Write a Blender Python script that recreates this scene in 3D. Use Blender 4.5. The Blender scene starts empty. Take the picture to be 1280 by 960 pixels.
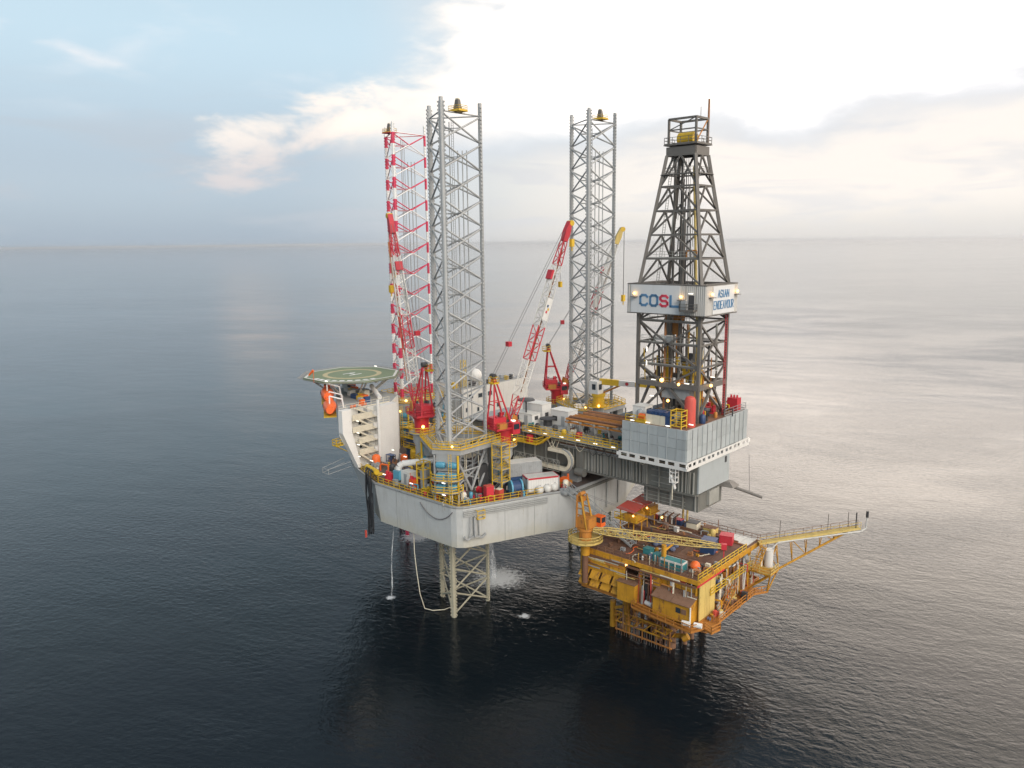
import bpy, math, random
from math import sin, cos, pi, radians, sqrt, atan2
from mathutils import Vector as V, Matrix

random.seed(11)
sc = bpy.context.scene
COL = sc.collection

# ------------------------------------------------------------------ camera
F_PX, HORIZON, ROLL, CAM_H = 970.0, 303.0, radians(0.63), 70.0
pitch = math.atan((480 - HORIZON) * cos(ROLL) / F_PX)
fw = V((0, cos(pitch), -sin(pitch))); r0 = V((1, 0, 0)); u0 = r0.cross(fw)
Rv = cos(ROLL) * r0 - sin(ROLL) * u0; Uv = sin(ROLL) * r0 + cos(ROLL) * u0
cam = bpy.data.objects.new('camera', bpy.data.cameras.new('camera'))
COL.objects.link(cam)
cam.matrix_world = Matrix(((Rv.x, Uv.x, -fw.x, 0), (Rv.y, Uv.y, -fw.y, 0), (Rv.z, Uv.z, -fw.z, CAM_H), (0, 0, 0, 1)))
cam.data.sensor_fit = 'HORIZONTAL'; cam.data.sensor_width = 36.0
cam.data.lens = 36.0 * F_PX / 1280.0
cam.data.clip_start = 1.0; cam.data.clip_end = 300000.0
sc.camera = cam

# ------------------------------------------------------------------ node helper
class NT:
    def __init__(s, tree):
        s.t = tree
    def n(s, typ, ins=None, **props):
        nd = s.t.nodes.new(typ)
        for k, v in props.items():
            setattr(nd, k, v)
        for k, v in (ins or {}).items():
            if hasattr(v, 'is_output'):
                s.t.links.new(v, nd.inputs[k])
            else:
                nd.inputs[k].default_value = v
        return nd
    def m(s, op, a, b=0.0, c=None, clamp=False):
        ins = {0: a, 1: b}
        if c is not None: ins[2] = c
        return s.n('ShaderNodeMath', ins, operation=op, use_clamp=clamp).outputs[0]
    def ss(s, x, lo, hi):
        nd = s.n('ShaderNodeMapRange', {'Value': x, 'From Min': lo, 'From Max': hi}, interpolation_type='SMOOTHSTEP')
        return nd.outputs[0]
    def mix(s, f, a, b, blend='MIX'):
        nd = s.n('ShaderNodeMix', data_type='RGBA', blend_type=blend)
        for i, v in ((0, f), (6, a), (7, b)):
            if hasattr(v, 'is_output'): s.t.links.new(v, nd.inputs[i])
            else: nd.inputs[i].default_value = v if i == 0 or len(v) == 4 else (*v, 1)
        return nd.outputs[2]
    def noise(s, vec, scale, detail=4.0, rough=0.55, dist=0.0):
        return s.n('ShaderNodeTexNoise', {'Vector': vec, 'Scale': scale, 'Detail': detail, 'Roughness': rough, 'Distortion': dist}).outputs[0]
    def vmul(s, vec, k):
        return s.n('ShaderNodeVectorMath', {0: vec, 1: k}, operation='MULTIPLY').outputs[0]
    def vadd(s, vec, k):
        return s.n('ShaderNodeVectorMath', {0: vec, 1: k}, operation='ADD').outputs[0]

# ------------------------------------------------------------------ world: sky with clouds
SUN_AZ, SUN_EL = radians(165.0), radians(32.0)      # azimuth measured from +Y towards +X
world = bpy.data.worlds.new('World'); sc.world = world; world.use_nodes = True
wt = world.node_tree; wt.nodes.clear(); N = NT(wt)
sky = N.n('ShaderNodeTexSky', sky_type='NISHITA', sun_disc=False, sun_elevation=SUN_EL, sun_rotation=SUN_AZ,
          air_density=1.0, dust_density=1.5, ozone_density=1.0).outputs[0]
D = N.n('ShaderNodeTexCoord').outputs['Generated']
sx = N.n('ShaderNodeSeparateXYZ', {0: D}); dx, dy, dz = sx.outputs
az = N.m('ARCTAN2', dx, dy)
u = N.m('SINE', az)
v = N.m('MAXIMUM', dz, 0.0)
# cloud-layer coordinates (flattened towards the horizon)
inv = N.m('DIVIDE', 1.0, N.m('ADD', v, 0.10))
lay = N.n('ShaderNodeCombineXYZ', {0: N.m('MULTIPLY', dx, inv), 1: N.m('MULTIPLY', dy, inv), 2: 0.0}).outputs[0]
dst = N.vmul(D, (1.0, 1.0, 2.6))
n_puff = N.m('SUBTRACT', N.noise(dst, 6.0, 7.0, 0.55, 0.3), 0.5)
n_big = N.m('SUBTRACT', N.noise(dst, 2.3, 5.0, 0.5, 0.4), 0.5)
n_lay = N.noise(lay, 0.9, 6.0, 0.55, 0.5)
n_streak = N.noise(N.vmul(D, (3.0, 3.0, 16.0)), 2.2, 5.0, 0.5, 0.6)
K = 10.0
def c10(r, g, b): return (r * K, g * K, b * K, 1.0)
# clear air: blue overhead, greyer low, warmer to the right
low = N.mix(N.ss(u, -0.30, 0.12), c10(.43, .52, .62), c10(.86, .83, .80))
mid = N.mix(N.ss(u, -0.30, 0.14), c10(.51, .61, .71), c10(.92, .89, .85))
high = N.mix(N.ss(u, -0.2, 0.4), c10(.64, .82, .93), c10(.76, .88, .97))
veil = N.mix(N.ss(v, 0.0, 0.075), low, mid)
veil = N.mix(N.ss(v, 0.08, 0.24), veil, high)
col = N.mix(0.10, veil, sky)
# cream light layer right of centre
cream = N.m('MULTIPLY', N.ss(N.m('ADD', u, N.m('MULTIPLY', n_big, .5)), -0.10, 0.22), N.ss(v, 0.0, 0.06))
col = N.mix(N.m('MULTIPLY', cream, N.m('ADD', .62, N.m('MULTIPLY', n_streak, .6)), clamp=True), col, c10(1.05, .98, .91))
# layered streaks low down everywhere
lowb = N.m('MULTIPLY', N.ss(n_streak, 0.46, 0.66), N.m('MULTIPLY', N.ss(v, 0.004, 0.03), N.m('SUBTRACT', 1.0, N.ss(v, 0.10, 0.2))))
col = N.mix(N.m('MULTIPLY', lowb, .5), col, N.mix(N.ss(u, -0.35, 0.15), c10(.55, .60, .66), c10(.76, .77, .80)))
# high thin wisps
wisp = N.m('MULTIPLY', N.ss(n_lay, 0.54, 0.74), N.ss(v, 0.12, 0.22))
col = N.mix(N.m('MULTIPLY', wisp, .75), col, c10(.90, .93, .97))
# a long thin streak and a puff high on the left
n_fine0 = N.m('SUBTRACT', N.noise(dst, 15.0, 5.0, 0.55, 0.4), 0.5)
sl = N.m('DIVIDE', N.m('ABSOLUTE', N.m('SUBTRACT', v, N.m('ADD', .200, N.m('MULTIPLY', N.m('ADD', u, .46), -.30)))), .011)
st_m = N.m('MULTIPLY', N.m('SUBTRACT', 1.0, sl, clamp=True), N.m('MULTIPLY', N.ss(u, -.60, -.52), N.m('SUBTRACT', 1.0, N.ss(u, -.44, -.38))))
pf = N.m('SUBTRACT', 1.0, N.m('ADD', N.m('POWER', N.m('DIVIDE', N.m('ADD', u, .565), .045), 2.0), N.m('POWER', N.m('DIVIDE', N.m('SUBTRACT', v, .243), .03), 2.0)))
pf_m = N.ss(N.m('ADD', pf, N.m('MULTIPLY', n_puff, 5.0)), .0, 1.2)
col = N.mix(N.m('MULTIPLY', N.m('MAXIMUM', N.m('MULTIPLY', st_m, N.ss(N.m('ADD', n_puff, N.m('MULTIPLY', n_fine0, .8)), -.12, .12)), pf_m), .7, clamp=True), col, c10(.94, .94, .96))
# soft cumulus low on the left
gu = N.m('DIVIDE', N.m('ADD', u, 0.27), 0.135); gv = N.m('DIVIDE', N.m('SUBTRACT', v, N.m('ADD', 0.122, N.m('MULTIPLY', N.m('ADD', u, .285), .22))), 0.045)
g = N.m('SUBTRACT', 1.0, N.m('ADD', N.m('MULTIPLY', gu, gu), N.m('MULTIPLY', gv, gv)))
cum = N.ss(N.m('ADD', g, N.m('MULTIPLY', n_puff, 6.0)), 0.25, 1.1)
col = N.mix(N.m('MULTIPLY', cum, .9), col, N.mix(N.ss(gv, -0.9, 0.5), c10(.74, .70, .71), c10(1.06, .97, .89)))
# grey-blue shadow layer under the bright bank, then the bank itself
n_fine = N.m('SUBTRACT', N.noise(dst, 13.0, 6.0, 0.55, 0.4), 0.5)
nb = N.m('ADD', N.m('ADD', N.m('MULTIPLY', n_puff, 0.20), N.m('MULTIPLY', n_fine, 0.12)), N.m('MULTIPLY', n_big, 0.10))
wob = N.m('ADD', N.m('MULTIPLY', n_big, .10), N.m('MULTIPLY', n_puff, .085))
botl = N.m('ADD', 0.122, N.m('MULTIPLY', N.m('ADD', u, .144), 0.085))
lef = N.m('ADD', 0.152, N.m('MULTIPLY', N.m('ADD', u, .165), 0.66))
above = N.m('ADD', N.m('SUBTRACT', v, botl), wob)
greyb = N.m('MULTIPLY', N.ss(above, -0.06, -0.02), N.ss(u, -0.20, 0.0))
col = N.mix(N.m('MULTIPLY', greyb, .95), col, N.mix(N.ss(u, 0.0, .5), c10(.74, .79, .84), c10(.76, .79, .84)))
bank = N.m('MULTIPLY', N.ss(above, -0.04, 0.085), N.ss(N.m('ADD', N.m('SUBTRACT', lef, v), nb), -0.055, 0.045))
lit = N.m('ADD', N.m('ADD', 1.0, N.m('MULTIPLY', N.ss(u, -0.12, 0.10), 1.0)), N.m('MULTIPLY', N.ss(u, -0.05, 0.50), N.m('ADD', 0.45, N.m('MULTIPLY', N.m('SUBTRACT', 1.0, N.ss(v, .16, .46)), 1.5))))
bcol = N.n('ShaderNodeVectorMath', {0: (13.2, 11.6, 10.1), 'Scale': lit}, operation='SCALE').outputs[0]
col = N.mix(bank, col, bcol)
# deeper blue straight overhead
col = N.mix(N.m('MULTIPLY', N.ss(v, 0.22, 0.62), N.m('SUBTRACT', 1.0, N.m('MULTIPLY', bank, .75))), col, c10(.30, .385, .48))
bg = N.n('ShaderNodeBackground', {'Color': col, 'Strength': 0.1})
wo = N.n('ShaderNodeOutputWorld', {'Surface': bg.outputs[0]})

sun_d = bpy.data.lights.new('sun', 'SUN'); sun_d.energy = 2.0; sun_d.angle = radians(30); sun_d.color = (1.0, .95, .88)
sun = bpy.data.objects.new('sun', sun_d); COL.objects.link(sun)
sdir = V((sin(SUN_AZ) * cos(SUN_EL), cos(SUN_AZ) * cos(SUN_EL), sin(SUN_EL)))
sun.rotation_euler = sdir.to_track_quat('Z', 'Y').to_euler()
sun.location = (60, 60, 150)
vs = sc.view_settings
vs.view_transform = 'Standard'; vs.look = 'None'; vs.exposure = 0.0; vs.gamma = 1.0; vs.use_curve_mapping = False
HAZE = 0.00003
sc.cycles.max_bounces = 6; sc.cycles.use_denoising = True
sc.cycles.sample_clamp_indirect = 4.0

# ------------------------------------------------------------------ materials
def paint(name, c, rough=.55, var=.18, grime=.25, rust=0.0, metal=0.0, rustc=(.16, .07, .03), streak=True):
    m = bpy.data.materials.new(name); m.use_nodes = True
    t = m.node_tree; n = NT(t); b = t.nodes['Principled BSDF']
    pos = n.n('ShaderNodeNewGeometry').outputs['Position']
    a = n.noise(pos, .55, 6, .6)
    f = n.noise(n.vmul(pos, (1.6, 1.6, .16 if streak else 1.6)), .9, 5, .65)
    k = n.m('ADD', n.m('MULTIPLY', n.m('SUBTRACT', a, .5), var * 2.6), n.m('ADD', .92, n.m('MULTIPLY', n.n('ShaderNodeObjectInfo').outputs['Random'], .16)))
    cc = n.mix(1.0, (*c, 1), n.n('ShaderNodeCombineXYZ', {0: k, 1: k, 2: k}).outputs[0], 'MULTIPLY')
    if grime:
        cc = n.mix(n.m('MULTIPLY', n.ss(f, .5, .72), grime), cc, (c[0] * .42 + .015, c[1] * .38 + .012, c[2] * .33 + .01))
    if rust:
        r = n.noise(n.vadd(n.vmul(pos, (1.2, 1.2, .45)), (7, 3, 1)), 1.1, 7, .7)
        r = n.m('ADD', n.m('MULTIPLY', r, .78), n.m('MULTIPLY', n.noise(pos, 4.5, 4, .7), .22))
        cc = n.mix(n.m('MULTIPLY', n.ss(r, .63 - rust * .26, .72 - rust * .2), .9), cc, rustc)
    t.links.new(cc, b.inputs['Base Color'])
    b.inputs['Roughness'].default_value = rough; b.inputs['Metallic'].default_value = metal
    return m
def glow(name, c, s):
    m = bpy.data.materials.new(name); m.use_nodes = True
    b = m.node_tree.nodes['Principled BSDF']
    b.inputs['Base Color'].default_value = (*c, 1); b.inputs['Emission Color'].default_value = (*c, 1); b.inputs['Emission Strength'].default_value = s
    return m
def glassy(name, c, rough=.08):
    m = bpy.data.materials.new(name); m.use_nodes = True
    b = m.node_tree.nodes['Principled BSDF']
    b.inputs['Base Color'].default_value = (*c, 1); b.inputs['Roughness'].default_value = rough
    return m
M = dict(
    hull=paint('hull_grey_paint', (.43, .44, .43), .5, .10, .26, .16, rustc=(.38, .33, .23)),
    deck=paint('deck_brown_paint', (.11, .085, .075), .7, .3, .3, .3, streak=False),
    deckgrey=paint('deck_grey_paint', (.30, .31, .31), .7, .2, .3, .1, streak=False),
    white=paint('white_paint', (.60, .59, .55), .55, .08, .22, .10, rustc=(.4, .31, .2)),
    cleanwhite=paint('clean_white_paint', (.68, .67, .64), .5, .06, .14, .04, rustc=(.42, .33, .22)),
    cream=paint('cream_paint', (.66, .61, .48), .55, .12, .3, .1),
    grey=paint('machinery_grey', (.30, .31, .31), .5, .15, .3, .05),
    leggrey=paint('leg_grey_paint', (.36, .37, .37), .5, .14, .25, .06),
    pale=paint('pale_blue_grey_panel', (.36, .39, .395), .5, .07, .22, .10, rustc=(.25, .24, .2)),
    dark=paint('dark_steel', (.045, .045, .048), .55, .3, .2),
    derrick=paint('derrick_grey_brown', (.13, .12, .108), .55, .2, .35, .12),
    canti=paint('cantilever_grey_painted_shade', (.15, .15, .135), .6, .2, .5, .22, rustc=(.17, .13, .09)),  # darkened so the web colour carries the shade between the stiffeners
    cantid=paint('cantilever_stiffener_grey_lightened', (.29, .29, .265), .6, .18, .45, .15, rustc=(.17, .13, .09)),  # lightened against the web, painting in the contrast of the shaded gaps
    yellow=paint('safety_yellow', (.62, .40, .025), .5, .12, .25, .08),
    pyellow=paint('platform_yellow', (.50, .245, .014), .65, .28, .6, .4),
    pyellow2=paint('platform_pale_yellow', (.55, .41, .13), .6, .15, .35, .2),
    orange=paint('orange_paint', (.72, .13, .02), .5, .1, .15),
    porange=paint('rusty_orange_steel', (.42, .17, .03), .6, .2, .35, .3),
    red=paint('crane_red', (.50, .03, .045), .5, .15, .35, .06),
    redroof=paint('red_roof', (.50, .07, .05), .6, .15, .25, .15),
    rust=paint('rusty_steel', (.17, .085, .05), .8, .3, .4, .5, streak=False),
    rustpipe=paint('rusty_pipe', (.34, .15, .06), .75, .3, .3, .4),
    brown=paint('brown_roof', (.21, .115, .07), .7, .2, .3, .4),
    pdeck=paint('platform_rust_deck', (.125, .062, .042), .8, .35, .5, .4, streak=False),
    blue=paint('motor_blue', (.09, .30, .42), .4, .1, .15),
    navy=paint('navy_blue', (.025, .06, .15), .45, .15, .15),
    teal=paint('teal_paint', (.035, .19, .20), .5, .12, .2, .08),
    tarp=paint('blue_tarp', (.12, .14, .22), .8, .25, .3, streak=False),
    green=paint('helideck_green', (.17, .215, .125), .75, .15, .2, streak=False),
    hose=paint('black_hose', (.02, .022, .026), .5, .2, .1),
    lift=paint('lifeboat_orange', (.80, .14, .03), .4, .06, .1),
    net=paint('net_grey', (.28, .27, .25), .8, .1, .1),
    tan=paint('faded_tan_paint', (.42, .36, .21), .75, .2, .3, streak=False),
    band=paint('sign_band_grey', (.50, .485, .455), .5, .06, .18, .05, rustc=(.36, .31, .24)),
    board=paint('sign_board_grey_white', (.60, .61, .61), .5, .05, .1),
    signblue=paint('sign_blue', (.09, .21, .36), .5, .05, .05),
    signred=paint('sign_red', (.62, .06, .10), .5, .05, .05),
    cable=paint('wire_rope', (.16, .15, .15), .6, .1, .1),
    glass=glassy('window_glass', (.03, .04, .05)),
    lampw=glow('lit_warm_lamp', (1.0, .52, .12), 7.0),
    lampc=glow('lit_white_lamp', (1.0, .95, .84), 1.6),
)
# red and white banded paint, alternating every half bay
BAY = 4.83
def banded(name, z0, period, c1, c2):
    m = bpy.data.materials.new(name); m.use_nodes = True
    t = m.node_tree; n = NT(t); b = t.nodes['Principled BSDF']
    pos = n.n('ShaderNodeNewGeometry').outputs['Position']
    z = n.n('ShaderNodeSeparateXYZ', {0: pos}).outputs[2]
    fr = n.m('FRACT', n.m('DIVIDE', n.m('SUBTRACT', z, z0 - 200 * period), period))
    isr = n.m('GREATER_THAN', fr, .5)
    a = n.noise(pos, .7, 5, .6)
    k = n.m('ADD', n.m('MULTIPLY', n.m('SUBTRACT', a, .5), .4), 1.0)
    cc = n.mix(isr, (*c2, 1), (*c1, 1))
    cc = n.mix(1.0, cc, n.n('ShaderNodeCombineXYZ', {0: k, 1: k, 2: k}).outputs[0], 'MULTIPLY')
    t.links.new(cc, b.inputs['Base Color']); b.inputs['Roughness'].default_value = .5
    return m
M['legred'] = banded('leg_red_white_bands', 94.4, BAY, (.60, .045, .10), (.74, .74, .72))

def hullstain():
    m = M['hull']; t = m.node_tree; n = NT(t); b = t.nodes['Principled BSDF']
    src = b.inputs['Base Color'].links[0].from_socket
    pos = n.n('ShaderNodeNewGeometry').outputs['Position']; z = n.n('ShaderNodeSeparateXYZ', {0: pos}).outputs[2]
    runs = n.m('MULTIPLY', n.ss(n.noise(n.vmul(pos, (1.0, 1.0, .045)), 1.5, 4, .7), .56, .72), n.ss(n.noise(pos, .22, 3, .5), .42, .62))
    cc = n.mix(n.m('MULTIPLY', runs, .55), src, (.27, .22, .15))
    k = n.noise(pos, .35, 5, .6)
    low_ = n.m('SUBTRACT', 1.0, n.ss(n.m('ADD', z, n.m('MULTIPLY', k, 5.0)), 18.6, 22.0))
    cc = n.mix(n.m('MULTIPLY', low_, .55), cc, (.43, .40, .30))
    sc_ = n.ss(n.noise(n.vmul(pos, (.5, .5, 1.4)), .9, 6, .75), .62, .70)
    cc = n.mix(n.m('MULTIPLY', sc_, .35), cc, (.22, .22, .21))
    t.links.new(cc, b.inputs['Base Color'])
hullstain()
# leg paint with the growth-stained zone near the water
def legstain():
    m = paint('leg_grey_with_splash_zone_stain', (.36, .37, .37), .5, .14, .25, .06)
    t = m.node_tree; n = NT(t); b = t.nodes['Principled BSDF']
    src = b.inputs['Base Color'].links[0].from_socket
    pos = n.n('ShaderNodeNewGeometry').outputs['Position']
    z = n.n('ShaderNodeSeparateXYZ', {0: pos}).outputs[2]
    k = n.noise(pos, .8, 5, .6)
    st = n.m('SUBTRACT', 1.0, n.ss(n.m('ADD', z, n.m('MULTIPLY', k, 6)), 16.5, 20.5))
    cc = n.mix(n.m('MULTIPLY', st, .9), src, n.mix(k, (.27, .25, .16), (.46, .42, .32)))
    t.links.new(cc, b.inputs['Base Color'])
    return m
M['legstain'] = legstain()

# ------------------------------------------------------------------ rig frame and builders
ANG = radians(-42.0); OX, OY = 3.7, 158.2
AF = V((cos(ANG), sin(ANG), 0)); SD = V((-sin(ANG), cos(ANG), 0))
def wor(p): return V((OX, OY, 0)) + AF * p[0] + SD * p[1] + V((0, 0, p[2]))
def rig(p):
    q = V(p) - V((OX, OY, 0)); return V((q.dot(AF), q.dot(SD), q.z))
ORG = {}
def setp(o, label=None, cat=None, group=None, kind=None):
    if label: o['label'] = label
    if cat: o['category'] = cat
    if group: o['group'] = group
    if kind: o['kind'] = kind
    return o
def thing(name, label, cat, base, group=None):
    o = bpy.data.objects.new(name, None); COL.objects.link(o)
    o.location = wor(base); o.rotation_euler = (0, 0, ANG); o.empty_display_size = .5
    ORG[o.name] = V(base)
    return setp(o, label, cat, group)
def _attach(o, parent):
    o.parent = parent
    ORG[o.name] = ORG[parent.name]
class MB:
    def __init__(s): s.v = []; s.f = []; s.sm = False
    def add(s, vs_, fs):
        k = len(s.v); s.v += [tuple(p) for p in vs_]; s.f += [tuple(i + k for i in f) for f in fs]; return s
    def box(s, c, d, rz=0.0):
        c = V(c); x, y, z = d[0] / 2, d[1] / 2, d[2] / 2; ca, sa = cos(rz), sin(rz)
        pts = [(c.x + ca * a - sa * b, c.y + sa * a + ca * b, c.z + e) for e in (-z, z) for a, b in ((-x, -y), (x, -y), (x, y), (-x, y))]
        return s.add(pts, [(3, 2, 1, 0), (4, 5, 6, 7), (0, 1, 5, 4), (1, 2, 6, 5), (2, 3, 7, 6), (3, 0, 4, 7)])
    def tube(s, p0, p1, r, r1=None, n=8, cap=True):
        p0, p1 = V(p0), V(p1); r1 = r if r1 is None else r1
        d = (p1 - p0).normalized(); a = d.orthogonal().normalized(); b = d.cross(a)
        ring = lambda p, q: [p + a * q * cos(2 * pi * i / n) + b * q * sin(2 * pi * i / n) for i in range(n)]
        fs = [(i, (i + 1) % n, n + (i + 1) % n, n + i) for i in range(n)]
        if cap: fs += [tuple(range(n - 1, -1, -1)), tuple(range(n, 2 * n))]
        return s.add(ring(p0, r) + ring(p1, r1), fs)
    def beam(s, p0, p1, w, h, up=V((0, 0, 1))):
        p0, p1 = V(p0), V(p1); d = (p1 - p0).normalized()
        a = d.cross(up)
        a = a.normalized() if a.length > 1e-4 else d.orthogonal().normalized()
        b = a.cross(d)
        pts = [p + a * i * w / 2 + b * j * h / 2 for p in (p0, p1) for i, j in ((-1, -1), (1, -1), (1, 1), (-1, 1))]
        return s.add(pts, [(3, 2, 1, 0), (4, 5, 6, 7), (0, 1, 5, 4), (1, 2, 6, 5), (2, 3, 7, 6), (3, 0, 4, 7)])
    def path(s, pts, r, n=6):
        for a, b in zip(pts, pts[1:]): s.tube(a, b, r, n=n)
        return s
    def prism(s, poly, z0, z1, poly2=None):
        n = len(poly); poly2 = poly2 or poly
        return s.add([(x, y, z0) for x, y in poly] + [(x, y, z1) for x, y in poly2],
                     [(i, (i + 1) % n, n + (i + 1) % n, n + i) for i in range(n)] + [tuple(range(n - 1, -1, -1)), tuple(range(n, 2 * n))])
    def lathe(s, c, prof, n=16):
        c = V(c); k = len(prof)
        pts = [(c.x + r * cos(2 * pi * i / n), c.y + r * sin(2 * pi * i / n), c.z + z) for r, z in prof for i in range(n)]
        fs = [(j * n + i, j * n + (i + 1) % n, (j + 1) * n + (i + 1) % n, (j + 1) * n + i) for j in range(k - 1) for i in range(n)]
        fs += [tuple(range(n - 1, -1, -1)), tuple(range((k - 1) * n, k * n))]
        return s.add(pts, fs)
    def ball(s, c, r, n=10, sz=1.0):
        m = 6
        return s.lathe(c, [(max(.01, r * sin(pi * j / m)), -r * sz * cos(pi * j / m)) for j in range(m + 1)], n)
    def mesh(s, name, mat, org):
        me = bpy.data.meshes.new(name)
        me.from_pydata([tuple(V(p) - org) for p in s.v], [], s.f)
        me.materials.append(mat)
        if s.sm:
            me.polygons.foreach_set('use_smooth', [True] * len(me.polygons))
            me.set_sharp_from_angle(angle=radians(40))
        me.update(); return me
    def build(s, name, mat, parent, kind=None, label=None):
        o = bpy.data.objects.new(name, s.mesh(name, M[mat], ORG[parent.name])); COL.objects.link(o)
        _attach(o, parent)
        return setp(o, label, None, None, kind)
CACHE = {}
def _unit(kind, key, mat, fn):
    k = (kind, key, mat)
    if k not in CACHE:
        b = MB(); fn(b); CACHE[k] = b.mesh(kind, M[mat], V((0, 0, 0)))
    return CACHE[k]
def bar(name, p0, p1, r, mat, parent, n=6, sq=False):
    """one straight member: an object of its own, its mesh shared by all of the same length"""
    p0, p1 = V(p0), V(p1); L = round((p1 - p0).length, 2)
    if sq: me = _unit('beam_mesh', (L, r, sq), mat, lambda b: b.box((0, 0, L / 2), (2 * r, 2 * r if sq is True else sq, L)))
    else: me = _unit('bar_mesh', (L, r, n), mat, lambda b: b.tube((0, 0, 0), (0, 0, L), r, n=n))
    o = bpy.data.objects.new(name, me); COL.objects.link(o); o.parent = parent
    d = (p1 - p0).normalized()
    if sq:
        x = d.cross(V((0, 0, 1)))
        x = x.normalized() if x.length > 1e-4 else V((1, 0, 0))
        y = d.cross(x)
        q = Matrix((x, y, d)).transposed().to_quaternion()
    else:
        q = d.to_track_quat('Z', 'X')
    o.rotation_mode = 'QUATERNION'; o.rotation_quaternion = q
    o.location = p0 - ORG[parent.name]
    return o
def blk(name, c, d, mat, parent, rz=0.0):
    me = _unit('block_mesh', tuple(round(k, 3) for k in d), mat, lambda b: b.box((0, 0, 0), d))
    o = bpy.data.objects.new(name, me); COL.objects.link(o); o.parent = parent
    o.location = V(c) - ORG[parent.name]; o.rotation_euler = (0, 0, rz)
    return o
def lamp(p, parent, warm=True, r=.32):
    if warm:
        r = r * .72
        me = _unit('lamp_mesh', r, 'lampw', lambda b: b.ball((0, 0, 0), r, 8))
    else:
        me = _unit('tube_lamp_mesh', r, 'lampc', lambda b: b.box((0, 0, 0), (.8, .16, .12)))
    o = bpy.data.objects.new('lamp', me); COL.objects.link(o); o.parent = parent
    o.location = V(p) - ORG[parent.name]
    return o
def railing(pts, parent, mat='yellow', h=1.15, sp=1.6, r=.05, closed=False, rails=(1.0, .55)):
    b = MB(); pts = [V(p) for p in pts]
    if closed: pts = pts + [pts[0]]
    for a, c in zip(pts, pts[1:]):
        n = max(1, int(round((c - a).length / sp)))
        for i in range(n + 1):
            p = a.lerp(c, i / n); b.tube(p, p + V((0, 0, h)), r, n=4, cap=False)
        for k in rails: b.tube(a + V((0, 0, h * k)), c + V((0, 0, h * k)), r, n=4, cap=False)
        b.beam(a + V((0, 0, .09)), c + V((0, 0, .09)), .04, .18)
    return b.build('railing', mat, parent)
def stair(p0, p1, w, parent, mat='yellow', side=V((0, 1, 0))):
    b = MB(); p0, p1 = V(p0), V(p1); s_ = side * w / 2
    for k in (-1, 1):
        b.beam(p0 + s_ * k, p1 + s_ * k, .09, .3)
        b.tube(p0 + s_ * k + V((0, 0, 1)), p1 + s_ * k + V((0, 0, 1)), .05, n=4)
    n = max(3, int(abs(p1.z - p0.z) / .35))
    for i in range(n):
        c = p0.lerp(p1, (i + .5) / n); dd = (p1 - p0); dd.z = 0; dd.normalize()
        b.beam(c - s_, c + s_, .26, .04)
    return b.build('stair', mat, parent)
def ladder(p0, p1, parent, mat='yellow', w=.5, side=V((0, 1, 0))):
    b = MB(); p0, p1 = V(p0), V(p1); s_ = side * w / 2
    b.tube(p0 - s_, p1 - s_, .05, n=4); b.tube(p0 + s_, p1 + s_, .05, n=4)
    n = int((p1 - p0).length / .45)
    for i in range(n): b.tube(p0.lerp(p1, (i + .5) / n) - s_, p0.lerp(p1, (i + .5) / n) + s_, .035, n=4)
    return b.build('ladder', mat, parent)

def junk(parent, rn, x, y, z, s, mats, name=None):
    """one small fitting standing at (x, y, z): pump, valve, tank, elbow, cabinet, reel or rack"""
    k = rn.randrange(7); m = rn.choice(mats); b = MB(); a = rn.choice((0, .15, -.2, pi / 2)); h = s * rn.uniform(.7, 1.3)
    c = V((x, y, z))
    if k == 0:
        b.box((x, y, z + .08 * s), (1.3 * s, .7 * s, .16 * s), a); b.tube((x - .5 * s, y, z + .45 * s), (x + .3 * s, y + .05, z + .45 * s), .3 * s, n=9); b.tube((x + .45 * s, y, z + .1), (x + .45 * s, y, z + .95 * s), .2 * s, n=8); nm = 'deck_pump'
    elif k == 1:
        b.tube(c, c + V((0, 0, h)), .12 * s, n=7); b.tube(c + V((0, 0, h * .6)), c + V((.35 * s, 0, h * .6)), .16 * s, n=8); b.tube(c + V((0, 0, h)), c + V((0, 0, h + .06)), .32 * s, n=10); nm = 'deck_valve'
    elif k == 2:
        b.sm = True; b.lathe(c, [(.42 * s, 0), (.45 * s, .1), (.45 * s, h), (.3 * s, h + .18 * s), (.06, h + .25 * s)], 12); nm = 'small_tank'
    elif k == 3:
        q = [c, c + V((0, 0, h * .8)), c + V((.25 * s, .1, h)), c + V((1.4 * s, .3 * s, h)), c + V((1.4 * s, .3 * s, 0))]; b.path(q, .12 * s, 7); nm = 'pipe_bend'
    elif k == 4:
        b.box((x, y, z + h * .5 + .1), (.8 * s, .5 * s, h), a); b.box((x, y, z + h + .13), (.9 * s, .6 * s, .07), a); b.box((x, y - .26 * s, z + h * .5), (.6 * s, .05, h * .8), a); nm = 'deck_cabinet'
    elif k == 5:
        b.tube((x - .35 * s, y, z + .5 * s), (x - .28 * s, y, z + .5 * s), .5 * s, n=12); b.tube((x + .28 * s, y, z + .5 * s), (x + .35 * s, y, z + .5 * s), .5 * s, n=12); b.tube((x - .3 * s, y, z + .5 * s), (x + .3 * s, y, z + .5 * s), .3 * s, n=10); nm = 'cable_reel'
    else:
        for i in (-.5, .5):
            for j in (-.3, .3): b.box((x + i * s, y + j * s, z + h / 2), (.09, .09, h))
        for zz in (.35, .98): b.box((x, y, z + h * zz), (1.1 * s, .7 * s, .07))
        b.box((x + .1, y, z + h * .55), (.6 * s, .45 * s, .3 * h)); nm = 'deck_rack'
    return b.build(name or nm, m, parent)
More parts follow.
